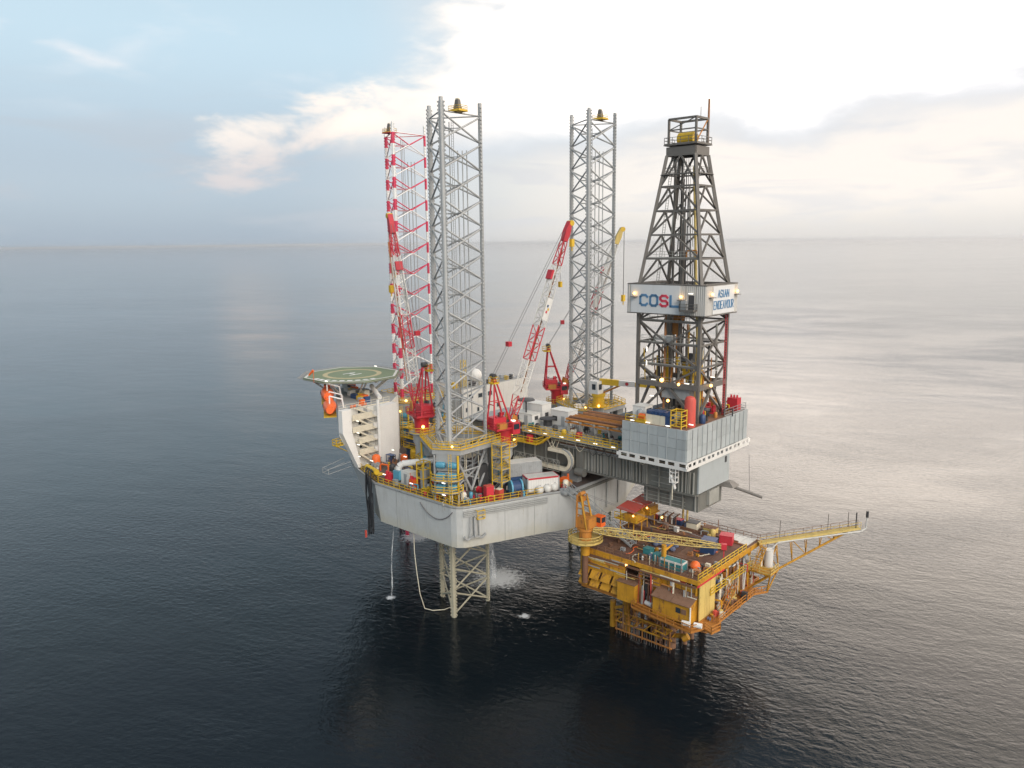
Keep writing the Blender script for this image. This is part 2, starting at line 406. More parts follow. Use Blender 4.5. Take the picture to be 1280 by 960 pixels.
# ------------------------------------------------------------------ the sea
def sea_material():
    m = bpy.data.materials.new('sea_water'); m.use_nodes = True
    t = m.node_tree; n = NT(t); b = t.nodes['Principled BSDF']
    pos = n.n('ShaderNodeNewGeometry').outputs['Position']
    rot = n.n('ShaderNodeVectorRotate', {'Vector': pos, 'Angle': radians(24)}, rotation_type='Z_AXIS').outputs[0]
    st = n.vmul(rot, (.55, 1.0, 1.0))
    swell = n.noise(st, .028, 3, .5, .3)
    chop = n.noise(st, .13, 4, .55, .4)
    rip = n.noise(n.vmul(rot, (.75, 1.15, 1.0)), .8, 4, .6, .3)
    fine = n.noise(pos, 2.4, 3, .6)
    slick = n.noise(n.vmul(n.n('ShaderNodeVectorRotate', {'Vector': pos, 'Angle': radians(-18)}, rotation_type='Z_AXIS').outputs[0], (.35, 1.6, 1)), .004, 5, .55, .8)
    patch = n.noise(n.vmul(rot, (.6, 1.3, 1)), .018, 4, .6, .6)
    amp = n.m('ADD', .25, n.m('ADD', n.m('MULTIPLY', n.ss(slick, .36, .62), .75), n.m('MULTIPLY', n.ss(patch, .38, .62), .6)))
    h = n.m('ADD', n.m('MULTIPLY', swell, .30), n.m('MULTIPLY', chop, .13))
    h = n.m('ADD', h, n.m('MULTIPLY', n.m('ADD', n.m('MULTIPLY', rip, .095), n.m('MULTIPLY', fine, .014)), amp))
    bump = n.n('ShaderNodeBump', {'Height': h, 'Strength': 1.0, 'Distance': 1.0})
    # foam where water falls from the rig
    fm = None
    for cx, cy, rad in FOAM:
        dv = n.n('ShaderNodeVectorMath', {0: pos, 1: (cx, cy, 0)}, operation='DISTANCE').outputs['Value']
        k = n.m('SUBTRACT', 1.0, n.m('DIVIDE', dv, rad), clamp=True)
        fm = k if fm is None else n.m('MAXIMUM', fm, k)
    fn = n.noise(pos, 1.3, 6, .7, .6)
    foam = n.ss(n.m('ADD', n.m('MULTIPLY', n.m('POWER', fm, 1.3), .62), n.m('MULTIPLY', fn, .75)), .60, .86)
    foam = n.m('MULTIPLY', foam, n.ss(fm, 0.0, .25))
    cc = n.mix(foam, (.0045, .008, .011), (.62, .64, .65))
    t.links.new(cc, b.inputs['Base Color'])
    t.links.new(n.m('ADD', .07, n.m('MULTIPLY', foam, .6)), b.inputs['Roughness'])
    b.inputs['IOR'].default_value = 1.333
    t.links.new(bump.outputs[0], b.inputs['Normal'])
    return m
def px_ground(x, y, z=0.0):
    d = fw + (x - 640) / F_PX * Rv + (480 - y) / F_PX * Uv
    return V((0, 0, CAM_H)) + d * ((z - CAM_H) / d.z)
FOAM = [(*px_ground(624, 722)[:2], 12.0), (*px_ground(488, 747)[:2], 2.2), (*px_ground(655, 770)[:2], 2.4), (*px_ground(520, 671)[:2], 8.0)]
M['sea'] = sea_material()
me = bpy.data.meshes.new('sea')
R_ = 90000.0
rings = [0, 60, 140, 300, 700, 2000, 8000, 30000, R_]
vv = [(0, 0, 0)]; ff = []; NS = 48
for r in rings[1:]: vv += [(r * cos(2 * pi * i / NS), r * sin(2 * pi * i / NS), 0) for i in range(NS)]
ff += [(0, 1 + i, 1 + (i + 1) % NS) for i in range(NS)]
for j in range(len(rings) - 2):
    a, b_ = 1 + j * NS, 1 + (j + 1) * NS
    ff += [(a + i, b_ + i, b_ + (i + 1) % NS, a + (i + 1) % NS) for i in range(NS)]
me.from_pydata(vv, [], ff); me.materials.append(M['sea'])
o = bpy.data.objects.new('sea', me); COL.objects.link(o); o['kind'] = 'structure'

# ------------------------------------------------------------------ hull
ZD, ZB = 24.0, 16.5
hull_top = [(6.9, -29.8), (8.0, -29.5), (8.9, -28.8), (9.5, -27.8), (15.4, -13.2), (17.8, -8.6), (17.8, 9.6), (15.4, 13.2), (8.7, 29.8), (-14.5, 29.8), (-28, 25), (-52, 9), (-54, 6), (-54, -6), (-52, -9), (-28, -25), (-14.5, -29.8)]
hull_bot = [(6.9, -29.8), (8.0, -29.5), (8.9, -28.8), (9.5, -27.8), (15.4, -13.2), (17.8, -8.6), (17.8, 9.6), (15.4, 13.2), (8.7, 29.8), (-13, 29.8), (-23, 25), (-45, 9), (-47, 6), (-47, -6), (-45, -9), (-23, -25), (-13, -29.8)]
hull = thing('jackup_hull', 'light grey triangular hull of the drilling rig, raised above the sea on its legs', 'rig hull', (0, 0, ZB))
b = MB(); b.prism(hull_bot, ZB, ZD - .25, hull_top); b.build('hull_shell', 'hull', hull)
def inset(poly, d):
    c = V((sum(p[0] for p in poly) / len(poly), sum(p[1] for p in poly) / len(poly)))
    return [tuple(V(p) + (c - V(p)).normalized() * d) for p in poly]
b = MB(); b.prism(inset(hull_top, .05), ZD - .246, ZD); b.build('main_deck', 'deck', hull)
# gunwale bar and rubbing strips
b = MB()
for p, q in zip(hull_top, hull_top[1:] + hull_top[:1]):
    b.beam((*p, ZD + .05), (*q, ZD + .05), .35, .3)
b.build('gunwale', 'grey', hull)
# raised pipe guard along the slanting stern quarter
b = MB()
for k in range(4):
    z = ZD - .55 - .33 * k
    b.beam((9.3, -29.0, z), (15.7, -13.3, z), .22, .12)
b.build('stern_fender', 'hull', hull)
# vertical shell seams and doubler plates
for x in (-8.0, 0.5):
    bar('shell_seam', (x, -29.81, ZB + .1), (x, -29.81, ZD - .3), .05 if x == -8.0 else .035, 'grey', hull, n=4)
e_ = V((15.4 - 9.1, -13.2 + 28.8, 0))
for k in (.48, .84): p = V((9.1, -28.8, 0)) + e_ * k + V((.02, -.01, 0)); bar('shell_seam', p + V((0, 0, ZB + .1)), p + V((0, 0, ZD - .4)), .035, 'grey', hull, n=4)

railing([(-14.2, -29.2, ZD), (8.2, -29.2, ZD)], hull, r=.06)
railing([(8.4, -29.0, ZD), (14.6, -13.6, ZD)], hull, r=.06)
railing([(8.4, 29.0, ZD), (14.6, 13.6, ZD)], hull); railing([(-14, 29.2, ZD), (8, 29.2, ZD)], hull)
railing([(-14.6, -29.0, ZD), (-25.5, -25.2, ZD)], hull)
# drain and discharge pipes under the hull
for x, y, zz in ((-12, -25, 14.6), (-20, -20, 14.2), (-3, -14, 14.9), (2, -24, 15.2)):
    bar('outfall_pipe', (x, y, zz), (x, y, ZB + .1), .35, 'cream', hull, n=8)
# dark moon-pool style well under the bow leg
bar('sea_suction_pipe', (-21, -14, 13.2), (-21, -14, ZB), .7, 'redroof', hull, n=10)
# stern transom fittings: vertical frames and stains of rust
for y in (-5.5, -1.5, 2.5, 6.5):
    blk('transom_frame', (17.92, y, 20.6), (.22, .4, 5.6), 'hull', hull)
b = MB(); b.box((17.95, 0, 23.4), (.3, 17, .5)); b.build('transom_rail', 'canti', hull)

# deck fittings: boxes, pipes, vents welded to the deck, scattered between the houses
rnd = random.Random(5)
MIX = ['grey', 'grey', 'red', 'cream', 'dark', 'yellow', 'grey', 'orange', 'blue', 'white', 'dark', 'rustpipe', 'derrick']
for i in range(64):
    x, y = rnd.uniform(-13.6, 7.6), rnd.uniform(-28.4, -23.6)
    if abs(x + 9.8) < 2.4 and y > -28: continue
    junk(hull, rnd, x, y, ZD, rnd.uniform(.6, 1.25), MIX)
for i in range(70):
    x, y = rnd.uniform(-24, -7), rnd.uniform(-24, -8)
    if -21.5 < x < -12.5 and y > -10.5: continue
    junk(hull, rnd, x, y, ZD, rnd.uniform(.8, 2.0), ['grey', 'grey', 'dark', 'cream', 'dark', 'white', 'orange', 'deckgrey', 'rust', 'navy', 'yellow'])
for i in range(54):
    y = rnd.uniform(-28, -7); x = 9 + (y + 28) * .4 + rnd.uniform(-7.5, -.6)
    if -15.5 < y < -9.5 and x > 5: continue
    junk(hull, rnd, x, y, ZD, rnd.uniform(.6, 1.3), ['grey', 'red', 'cream', 'dark', 'blue', 'white', 'grey', 'rust', 'yellow', 'derrick'])
for i in range(14):
    x, y = rnd.uniform(-24, 6), rnd.uniform(-28, -12)
    b = MB(); h = rnd.uniform(1.2, 2.6)
    b.tube((x, y, ZD), (x, y, ZD + h), .16, n=7); b.tube((x, y, ZD + h), (x + .5, y - .1, ZD + h + .1), .2, n=7)
    b.build('vent_pipe', rnd.choice(['white', 'cream', 'grey']), hull)
for i in range(12):
    x, y = rnd.uniform(-22, 10), rnd.choice((-27.2, -25.6, -12.5, -10.8)); L = rnd.uniform(3, 8)
    bar('deck_pipe', (x, y, ZD + .35), (x + L * .8 if x < 0 else x - L * .5, y, ZD + .35), .13, rnd.choice(['rustpipe', 'grey', 'cream']), hull, n=7)
for p in ((-13, -28.6, 25.8), (-5, -28.6, 25.6), (-18, -19, 26.4), (7, -20, 25.5), (12.2, -14, 25.5), (-9, -15, 26.6), (-21.5, -25, 26.2)):
    lamp(p, hull, False)

# ------------------------------------------------------------------ truss legs
def chord_pts(cx, cy): return [V((cx - 5.43, cy, 0)), V((cx + 2.71, cy - 4.7, 0)), V((cx + 2.71, cy + 4.7, 0))]
def rack_mesh(b, p, tang, z0, z1, half=.46, tooth=.20, pitch=.66, th=.13):
    nrm = V((-tang.y, tang.x, 0)); n = int((z1 - z0) / pitch)
    prof = []
    for i in range(n):
        z = z0 + i * pitch
        prof += [(half, z), (half, z + pitch * .45), (half + tooth, z + pitch * .55), (half + tooth, z + pitch * .9)]
    for sd in (-1, 1):
        k = len(b.v); vs_ = []; fs = []
        for w, z in prof:
            for t_ in (-th, th):
                vs_ += [p + V((0, 0, z)) + nrm * t_, p + V((0, 0, z)) + nrm * t_ + tang * sd * w]
        for i in range(len(prof) - 1):
            a = i * 4; c = a + 4
            fs += [(a, a + 1, c + 1, c), (a + 2, c + 2, c + 3, a + 3), (a + 1, a + 3, c + 3, c + 1)]
        b.add(vs_, fs)
def leg(label, cx, cy, ztop, mat, matlow, zhide=(17.0, 25.0), k_=1.0):
    t = thing('truss_leg', label, 'rig leg', (cx, cy, 0), 'three lattice legs of the jack-up rig')
    ch = chord_pts(cx, cy)
    znode = ztop - 2.2
    for i, p in enumerate(ch):
        b = MB(); b.sm = True
        b.tube(p + V((0, 0, -8)), p + V((0, 0, ztop)), .36 * k_, n=12)
        c_ = b.build('chord', mat if mat == 'legred' else matlow, t)
        rd = V((p.x - cx, p.y - cy, 0)).normalized(); tg = V((-rd.y, rd.x, 0))
        b = MB(); rack_mesh(b, p, tg, -4, ztop, .46 * k_, .2 * k_)
        b.build('rack', mat if mat == 'legred' else matlow, c_)
    nb_ = int((znode + 6) / BAY)
    for k in range(nb_):
        za, zb = znode - k * BAY, znode - (k + 1) * BAY
        if zb > zhide[0] - 3 and za < zhide[1] and not (zb < zhide[0] < za): continue
        mm = mat if za > 17 else matlow
        mids = []
        for i in range(3):
            p, q = ch[i], ch[(i + 1) % 3]
            d = (q - p).normalized() * .3
            for s_, (m0, m1) in enumerate(((p + d, q - d), (q - d, p + d))):
                bar('brace', m0 + V((0, 0, za - .35)), m1 + V((0, 0, zb + .35)), round(.165 * k_, 3), mm, t, n=7)
            mids.append((p + q) / 2 + V((0, 0, (za + zb) / 2)))
            if k == 0: bar('top_brace', p + d + V((0, 0, za)), q - d + V((0, 0, za)), .13, mat, t, n=7)
        for i in range(3): bar('span_breaker', mids[i], mids[(i + 1) % 3], .085, mm, t, n=5)
    # water tower and cable pipes standing inside the leg
    for dx_, dy_, zt in ((-.6, 2.2, ztop - 8), (.2, 2.6, ztop - 8), (.9, 3.0, ztop - 8), (-1.8, 1.4, ztop - 3)):
        bar('riser_pipe', (cx + dx_, cy + dy_, 30), (cx + dx_, cy + dy_, zt), .10, 'leggrey', t, n=6)
    ladder((cx - 1.2, cy + 1.6, 34), (cx - 1.2, cy + 1.6, ztop - 3), t, 'leggrey')
    return t, ch
A1, c1_ = leg('grey lattice leg nearest the camera, standing between two red cranes', 0, -21, 94.3, 'leggrey', 'legstain')
A2, c2_ = leg('grey lattice leg behind the yellow knuckle crane, left of the derrick', 0, 21, 97.3, 'leggrey', 'legstain')
B0, c3_ = leg('red and white banded lattice leg at the bow', -38.8, .6, 96.6, 'legred', 'legred', k_=.76)
def beacon_platform(t, ch, i, j, z, mat):
    p = ch[i].lerp(ch[j], .42) + V((0, 0, z)); 
    b = MB(); b.box(p + V((0, 0, .15)), (2.8, 2.2, .18)); pl = b.build('beacon_platform', 'yellow' if mat else 'red', t)
    q = [(p.x - 1.3, p.y - 1, p.z + .25), (p.x + 1.3, p.y - 1, p.z + .25), (p.x + 1.3, p.y + 1, p.z + .25), (p.x - 1.3, p.y + 1, p.z + .25)]
    b = MB(); b.prism([(p.x - .6, p.y - .5), (p.x + .6, p.y - .5), (p.x + .6, p.y + .5), (p.x - .6, p.y + .5)], p.z + .25, p.z + 2.1,
                      [(p.x - .35, p.y - .28), (p.x + .35, p.y - .28), (p.x + .35, p.y + .28), (p.x - .35, p.y + .28)])
    b.build('beacon_housing', 'derrick', t)
    b = MB(); b.box((p.x, p.y, p.z + 2.21), (.6, .5, .2)); b.build('beacon_cap', 'cream', t)
    railing(q, t, h=.8, r=.04, closed=True)
beacon_platform(A1, c1_, 1, 2, 92.2, 1); beacon_platform(A2, c2_, 1, 2, 95.2, 1); beacon_platform(B0, c3_, 1, 0, 94.5, 0)

# ------------------------------------------------------------------ jack houses round the legs
ZR = 33.4
def jackhouse(label, cx, cy, detail=(1,)):
    t = thing('jack_house', label, 'jacking frame', (cx, cy, ZD), 'jacking frames around the legs')
    ch = chord_pts(cx, cy); rads = [V((p.x - cx, p.y - cy, 0)).normalized() for p in ch]
    hexo, hexi = [], []
    for rd in rads:
        tg = V((-rd.y, rd.x, 0))
        for s_ in (-1, 1):
            hexo.append(V((cx, cy, 0)) + rd * 7.6 + tg * s_ * 2.7); hexi.append(V((cx, cy, 0)) + rd * 6.1 + tg * s_ * 1.9)
    b = MB(); n = 6
    pts = [(p.x, p.y, z) for z in (ZR - .9, ZR) for ring in (hexo, hexi) for p in ring]
    fs = []
    for i in range(n):
        j = (i + 1) % n
        fs += [(i, j, 12 + j, 12 + i), (6 + j, 6 + i, 18 + i, 18 + j), (12 + i, 12 + j, 18 + j, 18 + i), (j, i, 6 + i, 6 + j)]
    b.add(pts, fs); b.build('top_platform', 'grey', t)
    b = MB()
    for i in range(n):
        p, q = hexo[i], hexo[(i + 1) % n]
        b.beam(p + V((0, 0, ZR + .1)), q + V((0, 0, ZR + .1)), .5, .06)
    b.build('walkway_grating', 'yellow', t)
    railing([p + V((0, 0, ZR)) for p in hexo], t, closed=True, r=.065)
    railing([p + V((0, 0, ZR)) for p in hexi], t, closed=True, r=.05)
    for k, (p, rd) in enumerate(zip(ch, rads)):
        tg = V((-rd.y, rd.x, 0)); a = atan2(rd.y, rd.x)
        c = p + rd * 1.35
        b = MB()
        b.box((c.x, c.y, 31.0), (1.5, 4.0, 3.1), a); b.box((c.x, c.y, 27.0), (.9, 3.6, 4.4), a)
        tw = b.build('jack_tower', 'grey', t)
        # motors: two columns, three rows facing outwards
        for row in range(3):
            for s_ in (-1, 1):
                m0 = c + rd * 1.0 + tg * s_ * 1.08
                mm = _unit('motor_mesh', 0, 'blue', lambda b: b.lathe((0, 0, 0), [(.2, -.95), (.55, -.8), (.62, -.2), (.62, .5), (.5, .85), (.2, .9)], 10))
                o = bpy.data.objects.new('jack_motor', mm); COL.objects.link(o); o.parent = t
                o.rotation_euler = (0, pi / 2, a + pi / 2)
                o.location = V((m0.x, m0.y, 30.2 - row * 2.05 + .4)) - ORG[t.name]
        for zz in (28.2, 26.0):
            pl = [c + rd * .8 + tg * 3.0, c + rd * 2.4 + tg * 2.5, c + rd * 3.0 + tg * 1.5, c + rd * 3.0 - tg * 1.5, c + rd * 2.4 - tg * 2.5, c + rd * .8 - tg * 3.0]
            b = MB(); b.prism([(q.x, q.y) for q in pl], zz - .16, zz); b.build('motor_walkway', 'grey', t)
            railing([q + V((0, 0, zz)) for q in pl], t, r=.075, h=1.1)
            if k in detail: lamp(c + rd * 3.1 + V((0, 0, zz - .3)), t, False)
        for s_ in (-1, 1):
            q = c + rd * 1.2 + tg * s_ * 2.2
            bar('column', (q.x, q.y, ZD), (q.x, q.y, 32.5), .2, 'yellow' if s_ > 0 else 'grey', t, n=8)
        # side truss to the next tower
        p2, rd2 = ch[(k + 1) % 3], rads[(k + 1) % 3]; c2 = p2 + rd2 * 1.35
        mid = (c + c2) / 2
        hi1 = c.lerp(c2, .12); hi2 = c2.lerp(c, .12)
        for (g0, z0, g1, z1) in ((hi1, 32.5, mid, ZD + .2), (hi2, 32.5, mid, ZD + .2), (hi1, 28.4, c.lerp(c2, .33), ZD + .2), (hi2, 28.4, c.lerp(c2, .67), ZD + .2)):
            bar('truss_brace', (g0.x, g0.y, z0), (g1.x, g1.y, z1), .24, 'leggrey', t, n=8)
        g0, g1 = c.lerp(c2, .3), c.lerp(c2, .7)
        bar('truss_brace', (g0.x, g0.y, 28.3), (g1.x, g1.y, 28.3), .17, 'leggrey', t, n=8)
        for s_ in range(5):
            g0 = c.lerp(c2, .2 + .14 * s_) - rd * 1.6
            bar('hydraulic_pipe', (g0.x, g0.y, ZD), (g0.x, g0.y, 31.8), .10, 'cream' if s_ % 2 else 'grey', t, n=5)
        g0 = c - rd * 2.2
        b = MB(); b.box((g0.x, g0.y, 26.2), (1.6, 2.8, 4.4), a); b.build('gear_unit', 'dark', t)
    ladder((cx + 6.3, cy - 8.2, ZD), (cx + 6.3, cy - 8.2, ZR), t, side=V((.7, .7, 0)))
    return t
J1 = jackhouse('jacking frame with blue motors and yellow walkways around the nearest grey leg', 0, -21, (1, 2))
J2 = jackhouse('jacking frame around the grey leg beyond the cantilever, mostly hidden', 0, 21, (1,))
J3 = jackhouse('jacking frame at the foot of the red and white leg', -38.8, .6, (1,))
for p in ((4.9, -27.2, 34.1), (6.3, -12.5, 33.9)): lamp(p, J1, True, .28)
lamp((3.2, 15.0, 34.0), J2, True, .3); lamp((-33.0, -5.6, 34.2), J3, True, .4); lamp((-34.8, -6.0, 31.5), J3, True, .3)
# stair tower beside the crane at the nearest leg
st_ = thing('stair_tower', 'tall yellow stair tower at the foot of the centre red crane', 'stair tower', (8.6, -18.4, ZD))
for dx_, dy_ in ((0, 0), (2.4, 0), (0, 2.2), (2.4, 2.2)):
    bar('post', (7.4 + dx_, -19.5 + dy_, ZD), (7.4 + dx_, -19.5 + dy_, 33.6), .11, 'yellow', st_, n=6)
for k, z in enumerate((26.4, 28.8, 31.2, 33.4)):
    blk('landing', (8.6, -18.4, z), (2.5, 2.3, .1), 'grey', st_)
    railing([(7.4, -19.5, z), (9.8, -19.5, z), (9.8, -17.3, z), (7.4, -17.3, z)], st_, closed=True, r=.04)
    z0 = ZD if k == 0 else (26.4, 28.8, 31.2)[k - 1]
    stair((7.5, -18.9 + .9 * (k % 2), z0), (9.7, -18.9 + .9 * (k % 2), z), .7, st_, 'grey')

# ------------------------------------------------------------------ accommodation
ac = thing('accommodation_block', 'white accommodation block with open stairways, under the helideck', 'living quarters', (-36, -20, ZD))
up = [(-26, -29.4), (-26, -15.6), (-31, -9.5), (-50, -9.5), (-50, -13.0)]
lo = [(-26, -25.6), (-26, -15.6), (-31, -9.5), (-48, -9.5), (-48, -11.2)]
ZA = 36.4
b = MB(); b.prism(lo, ZD + .02, 31.6, up); b.prism([(x, y) for x, y in up], 31.62, ZA); b.build('house', 'white', ac)
b = MB(); b.prism(inset(up, .25), ZA + .004, ZA + .12); b.build('roof', 'deckgrey', ac)
# tall stair block and the open stairwell beside it on the aft face
b = MB(); b.box((-25.0, -18.0, 30.3), (1.96, 4.9, 12.5)); b.build('stair_block', 'cleanwhite', ac)
b = MB(); b.prism([(-25.95, -29.5), (-24.6, -29.5), (-24.6, -27.2), (-25.95, -27.2)], 32.2, 36.9); b.prism([(-25.95, -26.0), (-24.6, -26.0), (-24.6, -25.2), (-25.95, -25.2)], ZD + .3, 32.18, [(-25.95, -29.5), (-24.6, -29.5), (-24.6, -27.2), (-25.95, -27.2)])
b.build('wing_wall', 'cleanwhite', ac)
b = MB(); b.tube((-23.9, -20.9, 24.2), (-23.9, -20.9, 38.0), .3, n=10); b.build('vent_mast', 'cleanwhite', ac)
for k, z in enumerate((27.0, 29.5, 32.0, 34.5)):
    y0 = -27.1 if z > 31 else -25.6
    blk('landing', (-25.2, (y0 - 20.6) / 2, z), (1.5, abs(y0 + 20.6), .16), 'cream', ac)
    blk('stair_parapet', (-24.48, (y0 - 22.0) / 2, z + .62), (.08, abs(y0 + 22.0), 1.1), 'cream', ac); blk('stair_parapet', (-24.48, -21.2, z + .62), (.08, 1.0, 1.1), 'cleanwhite', ac)
    stair((-24.9, -25.4 if z < 33 else -26, z + 2.4), (-24.9, -21.4, z + .1), .9, ac, 'cream', V((1, 0, 0)))
    lamp((-24.6, -25.8, z - .25), ac, False)
    blk('door', (-25.97, -22.6, z + 1.05), (.08, .9, 1.9), 'grey', ac)
    blk('porthole', (-25.97, -24.2, z + 1.3), (.06, .6, .6), 'glass', ac)
stair((-24.9, -25.2, 27), (-24.9, -21.4, 24.1), .9, ac, 'cream', V((1, 0, 0)))
lamp((-23.9, -17.5, 26.5), ac, False)
railing([(-26.2, -29.0, ZA + .12), (-26.2, -16, ZA + .12)], ac, 'cream', r=.04)
# roof gear
rr = random.Random(3)
for i in range(22):
    x = rr.uniform(-47, -28); y = -13.5 + rr.uniform(-1, 1) - (x + 50) * .42 + rr.uniform(0, 5)
    blk('roof_unit', (x, y, ZA + .7), (rr.uniform(.6, 2), rr.uniform(.6, 1.6), rr.uniform(.7, 1.5)), rr.choice(['grey', 'dark', 'cream', 'red', 'yellow', 'white', 'orange', 'navy']), ac)
b = MB(); b.tube((-28.6, -16.6, 37.2), (-34.5, -14.2, 38.8), .5, n=10); b.build('roof_duct', 'cleanwhite', ac)
b = MB()
for i in range(5): b.box((-26.6, -25.6 + .75 * i + (0.5 if i > 1 else 0), 37.0), (.1, .6, .5))
b.build('orange_rescue_board', 'orange', ac)
# boarding platform outboard
b = MB()
for z in (29.5, 30.1, 30.7): b.path([(-26.1, -28.0, z), (-26.1, -30.2, z), (-27.4, -30.2, z), (-27.4, -27.6, z)], .07, 5)
for q in ((-26.1, -30.2), (-27.4, -30.2), (-26.1, -29.2), (-27.4, -29.2)): b.tube((*q, 29.5), (*q, 30.7), .07, n=5)
b.box((-26.75, -29.0, 29.45), (1.4, 2.4, .1)); b.tube((-26.2, -29.9, 29.4), (-26.2, -27.0, 27.6), .08, n=5); b.tube((-27.3, -29.9, 29.4), (-27.3, -26.8, 27.6), .08, n=5); b.build('inspection_basket', 'yellow', ac)
b = MB()
for z in (24.6, 25.6): b.path([(-26, -27.0, z), (-27, -31.8, z - .8), (-29, -31.8, z - .8), (-29.5, -26, z)], .06, 5)
for q in ((-27, -31.8), (-29, -31.8)): b.tube((*q, 23.8), (*q, 24.9), .06, n=5)
b.build('outboard_frame', 'grey', ac)

pc = thing('port_quarters', 'white port side quarters wall with small windows, seen through the nearest leg', 'living quarters', (-36, 20, ZD))
upp = [(-26, 29.4), (-50, 13.0), (-50, 9.5), (-31, 9.5), (-26, 5.6)]
b = MB(); b.prism(upp, ZD + .02, 35.8); b.build('house', 'white', pc)
b = MB(); b.prism(inset(upp, .25), 35.804, 35.92); b.build('roof', 'deckgrey', pc)
for y, z, w in ((8.6, 33.9, 1.3), (11.8, 33.7, 1.3), (15.2, 33.7, 1.3), (7.2, 30.8, .6), (11.0, 30.4, .6), (14.6, 30.4, .6), (18, 30.4, .6)):
    f_ = blk('window', (-25.97, y, z), (.1, w, .9), 'glass', pc)
    blk('window_frame', (-25.98, y, z), (.08, w + .2, 1.1), 'grey', pc)
b = MB(); b.sm = True; b.ball((-28, 12.2, 38.3), 1.7, 16); b.tube((-28, 12.2, 35.9), (-28, 12.2, 37), .5, n=10); b.build('radome', 'cleanwhite', pc)
for i in range(14):
    blk('roof_unit', (rr.uniform(-30, -26.6), rr.uniform(6.5, 26), 36.5), (rr.uniform(.5, 1.2), rr.uniform(.5, 1.5), rr.uniform(.6, 1.4)), rr.choice(['grey', 'dark', 'cream', 'yellow', 'white']), pc)
railing([(-26.2, 6, 35.92), (-26.2, 28.5, 35.92)], pc, 'grey', r=.04)
# yellow lattice mast on the quarters roof
yt = thing('lattice_mast', 'short pale yellow lattice mast on the port quarters roof', 'mast', (-28, 8.2, 35.92))
mp = [(-28.4, 7.7), (-27.6, 7.7), (-27.6, 8.7), (-28.4, 8.7)]
for q in mp: bar('post', (*q, 35.92), (*q, 42.6), .1, 'pyellow2', yt)
for k in range(7):
    z = 36 + k * .94
    for i in range(4):
        bar('lacing', (*mp[i], z), (*mp[(i + 1) % 4], z + .9), .06, 'pyellow2', yt, n=4)
# deckhouse and tank between leg and quarters
dh = thing('mud_tank_house', 'beige rounded tank house on the main deck behind the nearest leg', 'deckhouse', (-17, -4, ZD))
b = MB(); b.sm = True
prof = [(-5.2, 24.02), (-5.2, 28.2), (-4.4, 29.9), (-2.6, 30.9), (2.6, 30.9), (4.4, 29.9), (5.2, 28.2), (5.2, 24.02)]
b.add([(x, -6 + y * .8, z) for x in (-21, -13) for y, z in prof], [(i, i + 1, 9 + i, 8 + i) for i in range(7)] + [tuple(range(8)), tuple(range(15, 7, -1))])
b.build('tank_shell', 'cream', dh)
blk('hatch', (-12.96, -6.5, 26.0), (.08, 1.1, 2.0), 'grey', dh); blk('hatch', (-12.96, -4, 27.2), (.08, 1.6, .8), 'dark', dh)
railing([(-13.2, -8.4, 30.9), (-13.2, -3.6, 30.9), (-20.8, -3.6, 30.9), (-20.8, -8.4, 30.9)], dh, closed=True)

# ------------------------------------------------------------------ helideck
HZ = 41.0; hx, hy, hr = -40.3, -15.0, 11.0
hd = thing('helideck', 'green octagonal helicopter deck above the accommodation', 'helideck', (hx, hy, ZA))
def octo(r, ph=pi / 8): return [(hx + r * cos(ph + i * pi / 4), hy + r * sin(ph + i * pi / 4)) for i in range(8)]
b = MB(); b.prism(octo(hr), HZ - .5, HZ); b.build('deck_plate', 'green', hd)
def ring(b, pa, pb, z):
    n = len(pa); b.add([(*p, z) for p in pa] + [(*p, z) for p in pb], [(i, (i + 1) % n, n + (i + 1) % n, n + i) for i in range(n)]); return b
b = MB(); ring(b, octo(hr - .15), octo(hr - .75), HZ + .006); b.build('white_border', 'white', hd)
cir = lambda r: [(hx + r * cos(i * pi / 24), hy + r * sin(i * pi / 24)) for i in range(48)]
b = MB(); ring(b, cir(6.6), cir(5.5), HZ + .008); b.build('yellow_circle', 'tan', hd)
b = MB()
for d_ in ((-1.2, 0, .5, 3.4), (1.2, 0, .5, 3.4), (0, 0, 1.9, .5)):
    b.add([(hx + d_[0] + i * d_[2] / 2, hy + d_[1] + j * d_[3] / 2, HZ + .009) for i, j in ((-1, -1), (1, -1), (1, 1), (-1, 1))], [(0, 1, 2, 3)])
b.build('landing_letter', 'cleanwhite', hd, label='white letter H in the middle of the deck')
for i in range(9):
    a = radians(-95 + i * 11)
    b = MB(); c_ = V((hx + 8.9 * cos(a), hy + 8.9 * sin(a), HZ + .01)); e1 = V((-sin(a), cos(a), 0)) * .55; e2 = V((cos(a), sin(a), 0)) * .55
    b.add([c_ - e1 - e2, c_ + e1 - e2, c_ + e1 + e2, c_ - e1 + e2], [(0, 1, 2, 3)]); b.build('white_marking', 'cleanwhite', hd)
b = MB()
o1, o2 = octo(hr), octo(hr + 1.3)
for i in range(8):
    p, q, p2, q2 = o1[i], o1[(i + 1) % 8], o2[i], o2[(i + 1) % 8]
    for k in range(12):
        f0 = k / 12
        b.beam((p[0] + (q[0] - p[0]) * f0, p[1] + (q[1] - p[1]) * f0, HZ - .35), (p2[0] + (q2[0] - p2[0]) * f0, p2[1] + (q2[1] - p2[1]) * f0, HZ + .0), .09, .06)
    for k in (.35, .7, 1.0):
        b.beam((p[0] + (p2[0] - p[0]) * k, p[1] + (p2[1] - p[1]) * k, HZ - .35 * (1 - k)), (q[0] + (q2[0] - q[0]) * k, q[1] + (q2[1] - q[1]) * k, HZ - .35 * (1 - k)), .07, .05)
b.build('safety_net', 'net', hd)
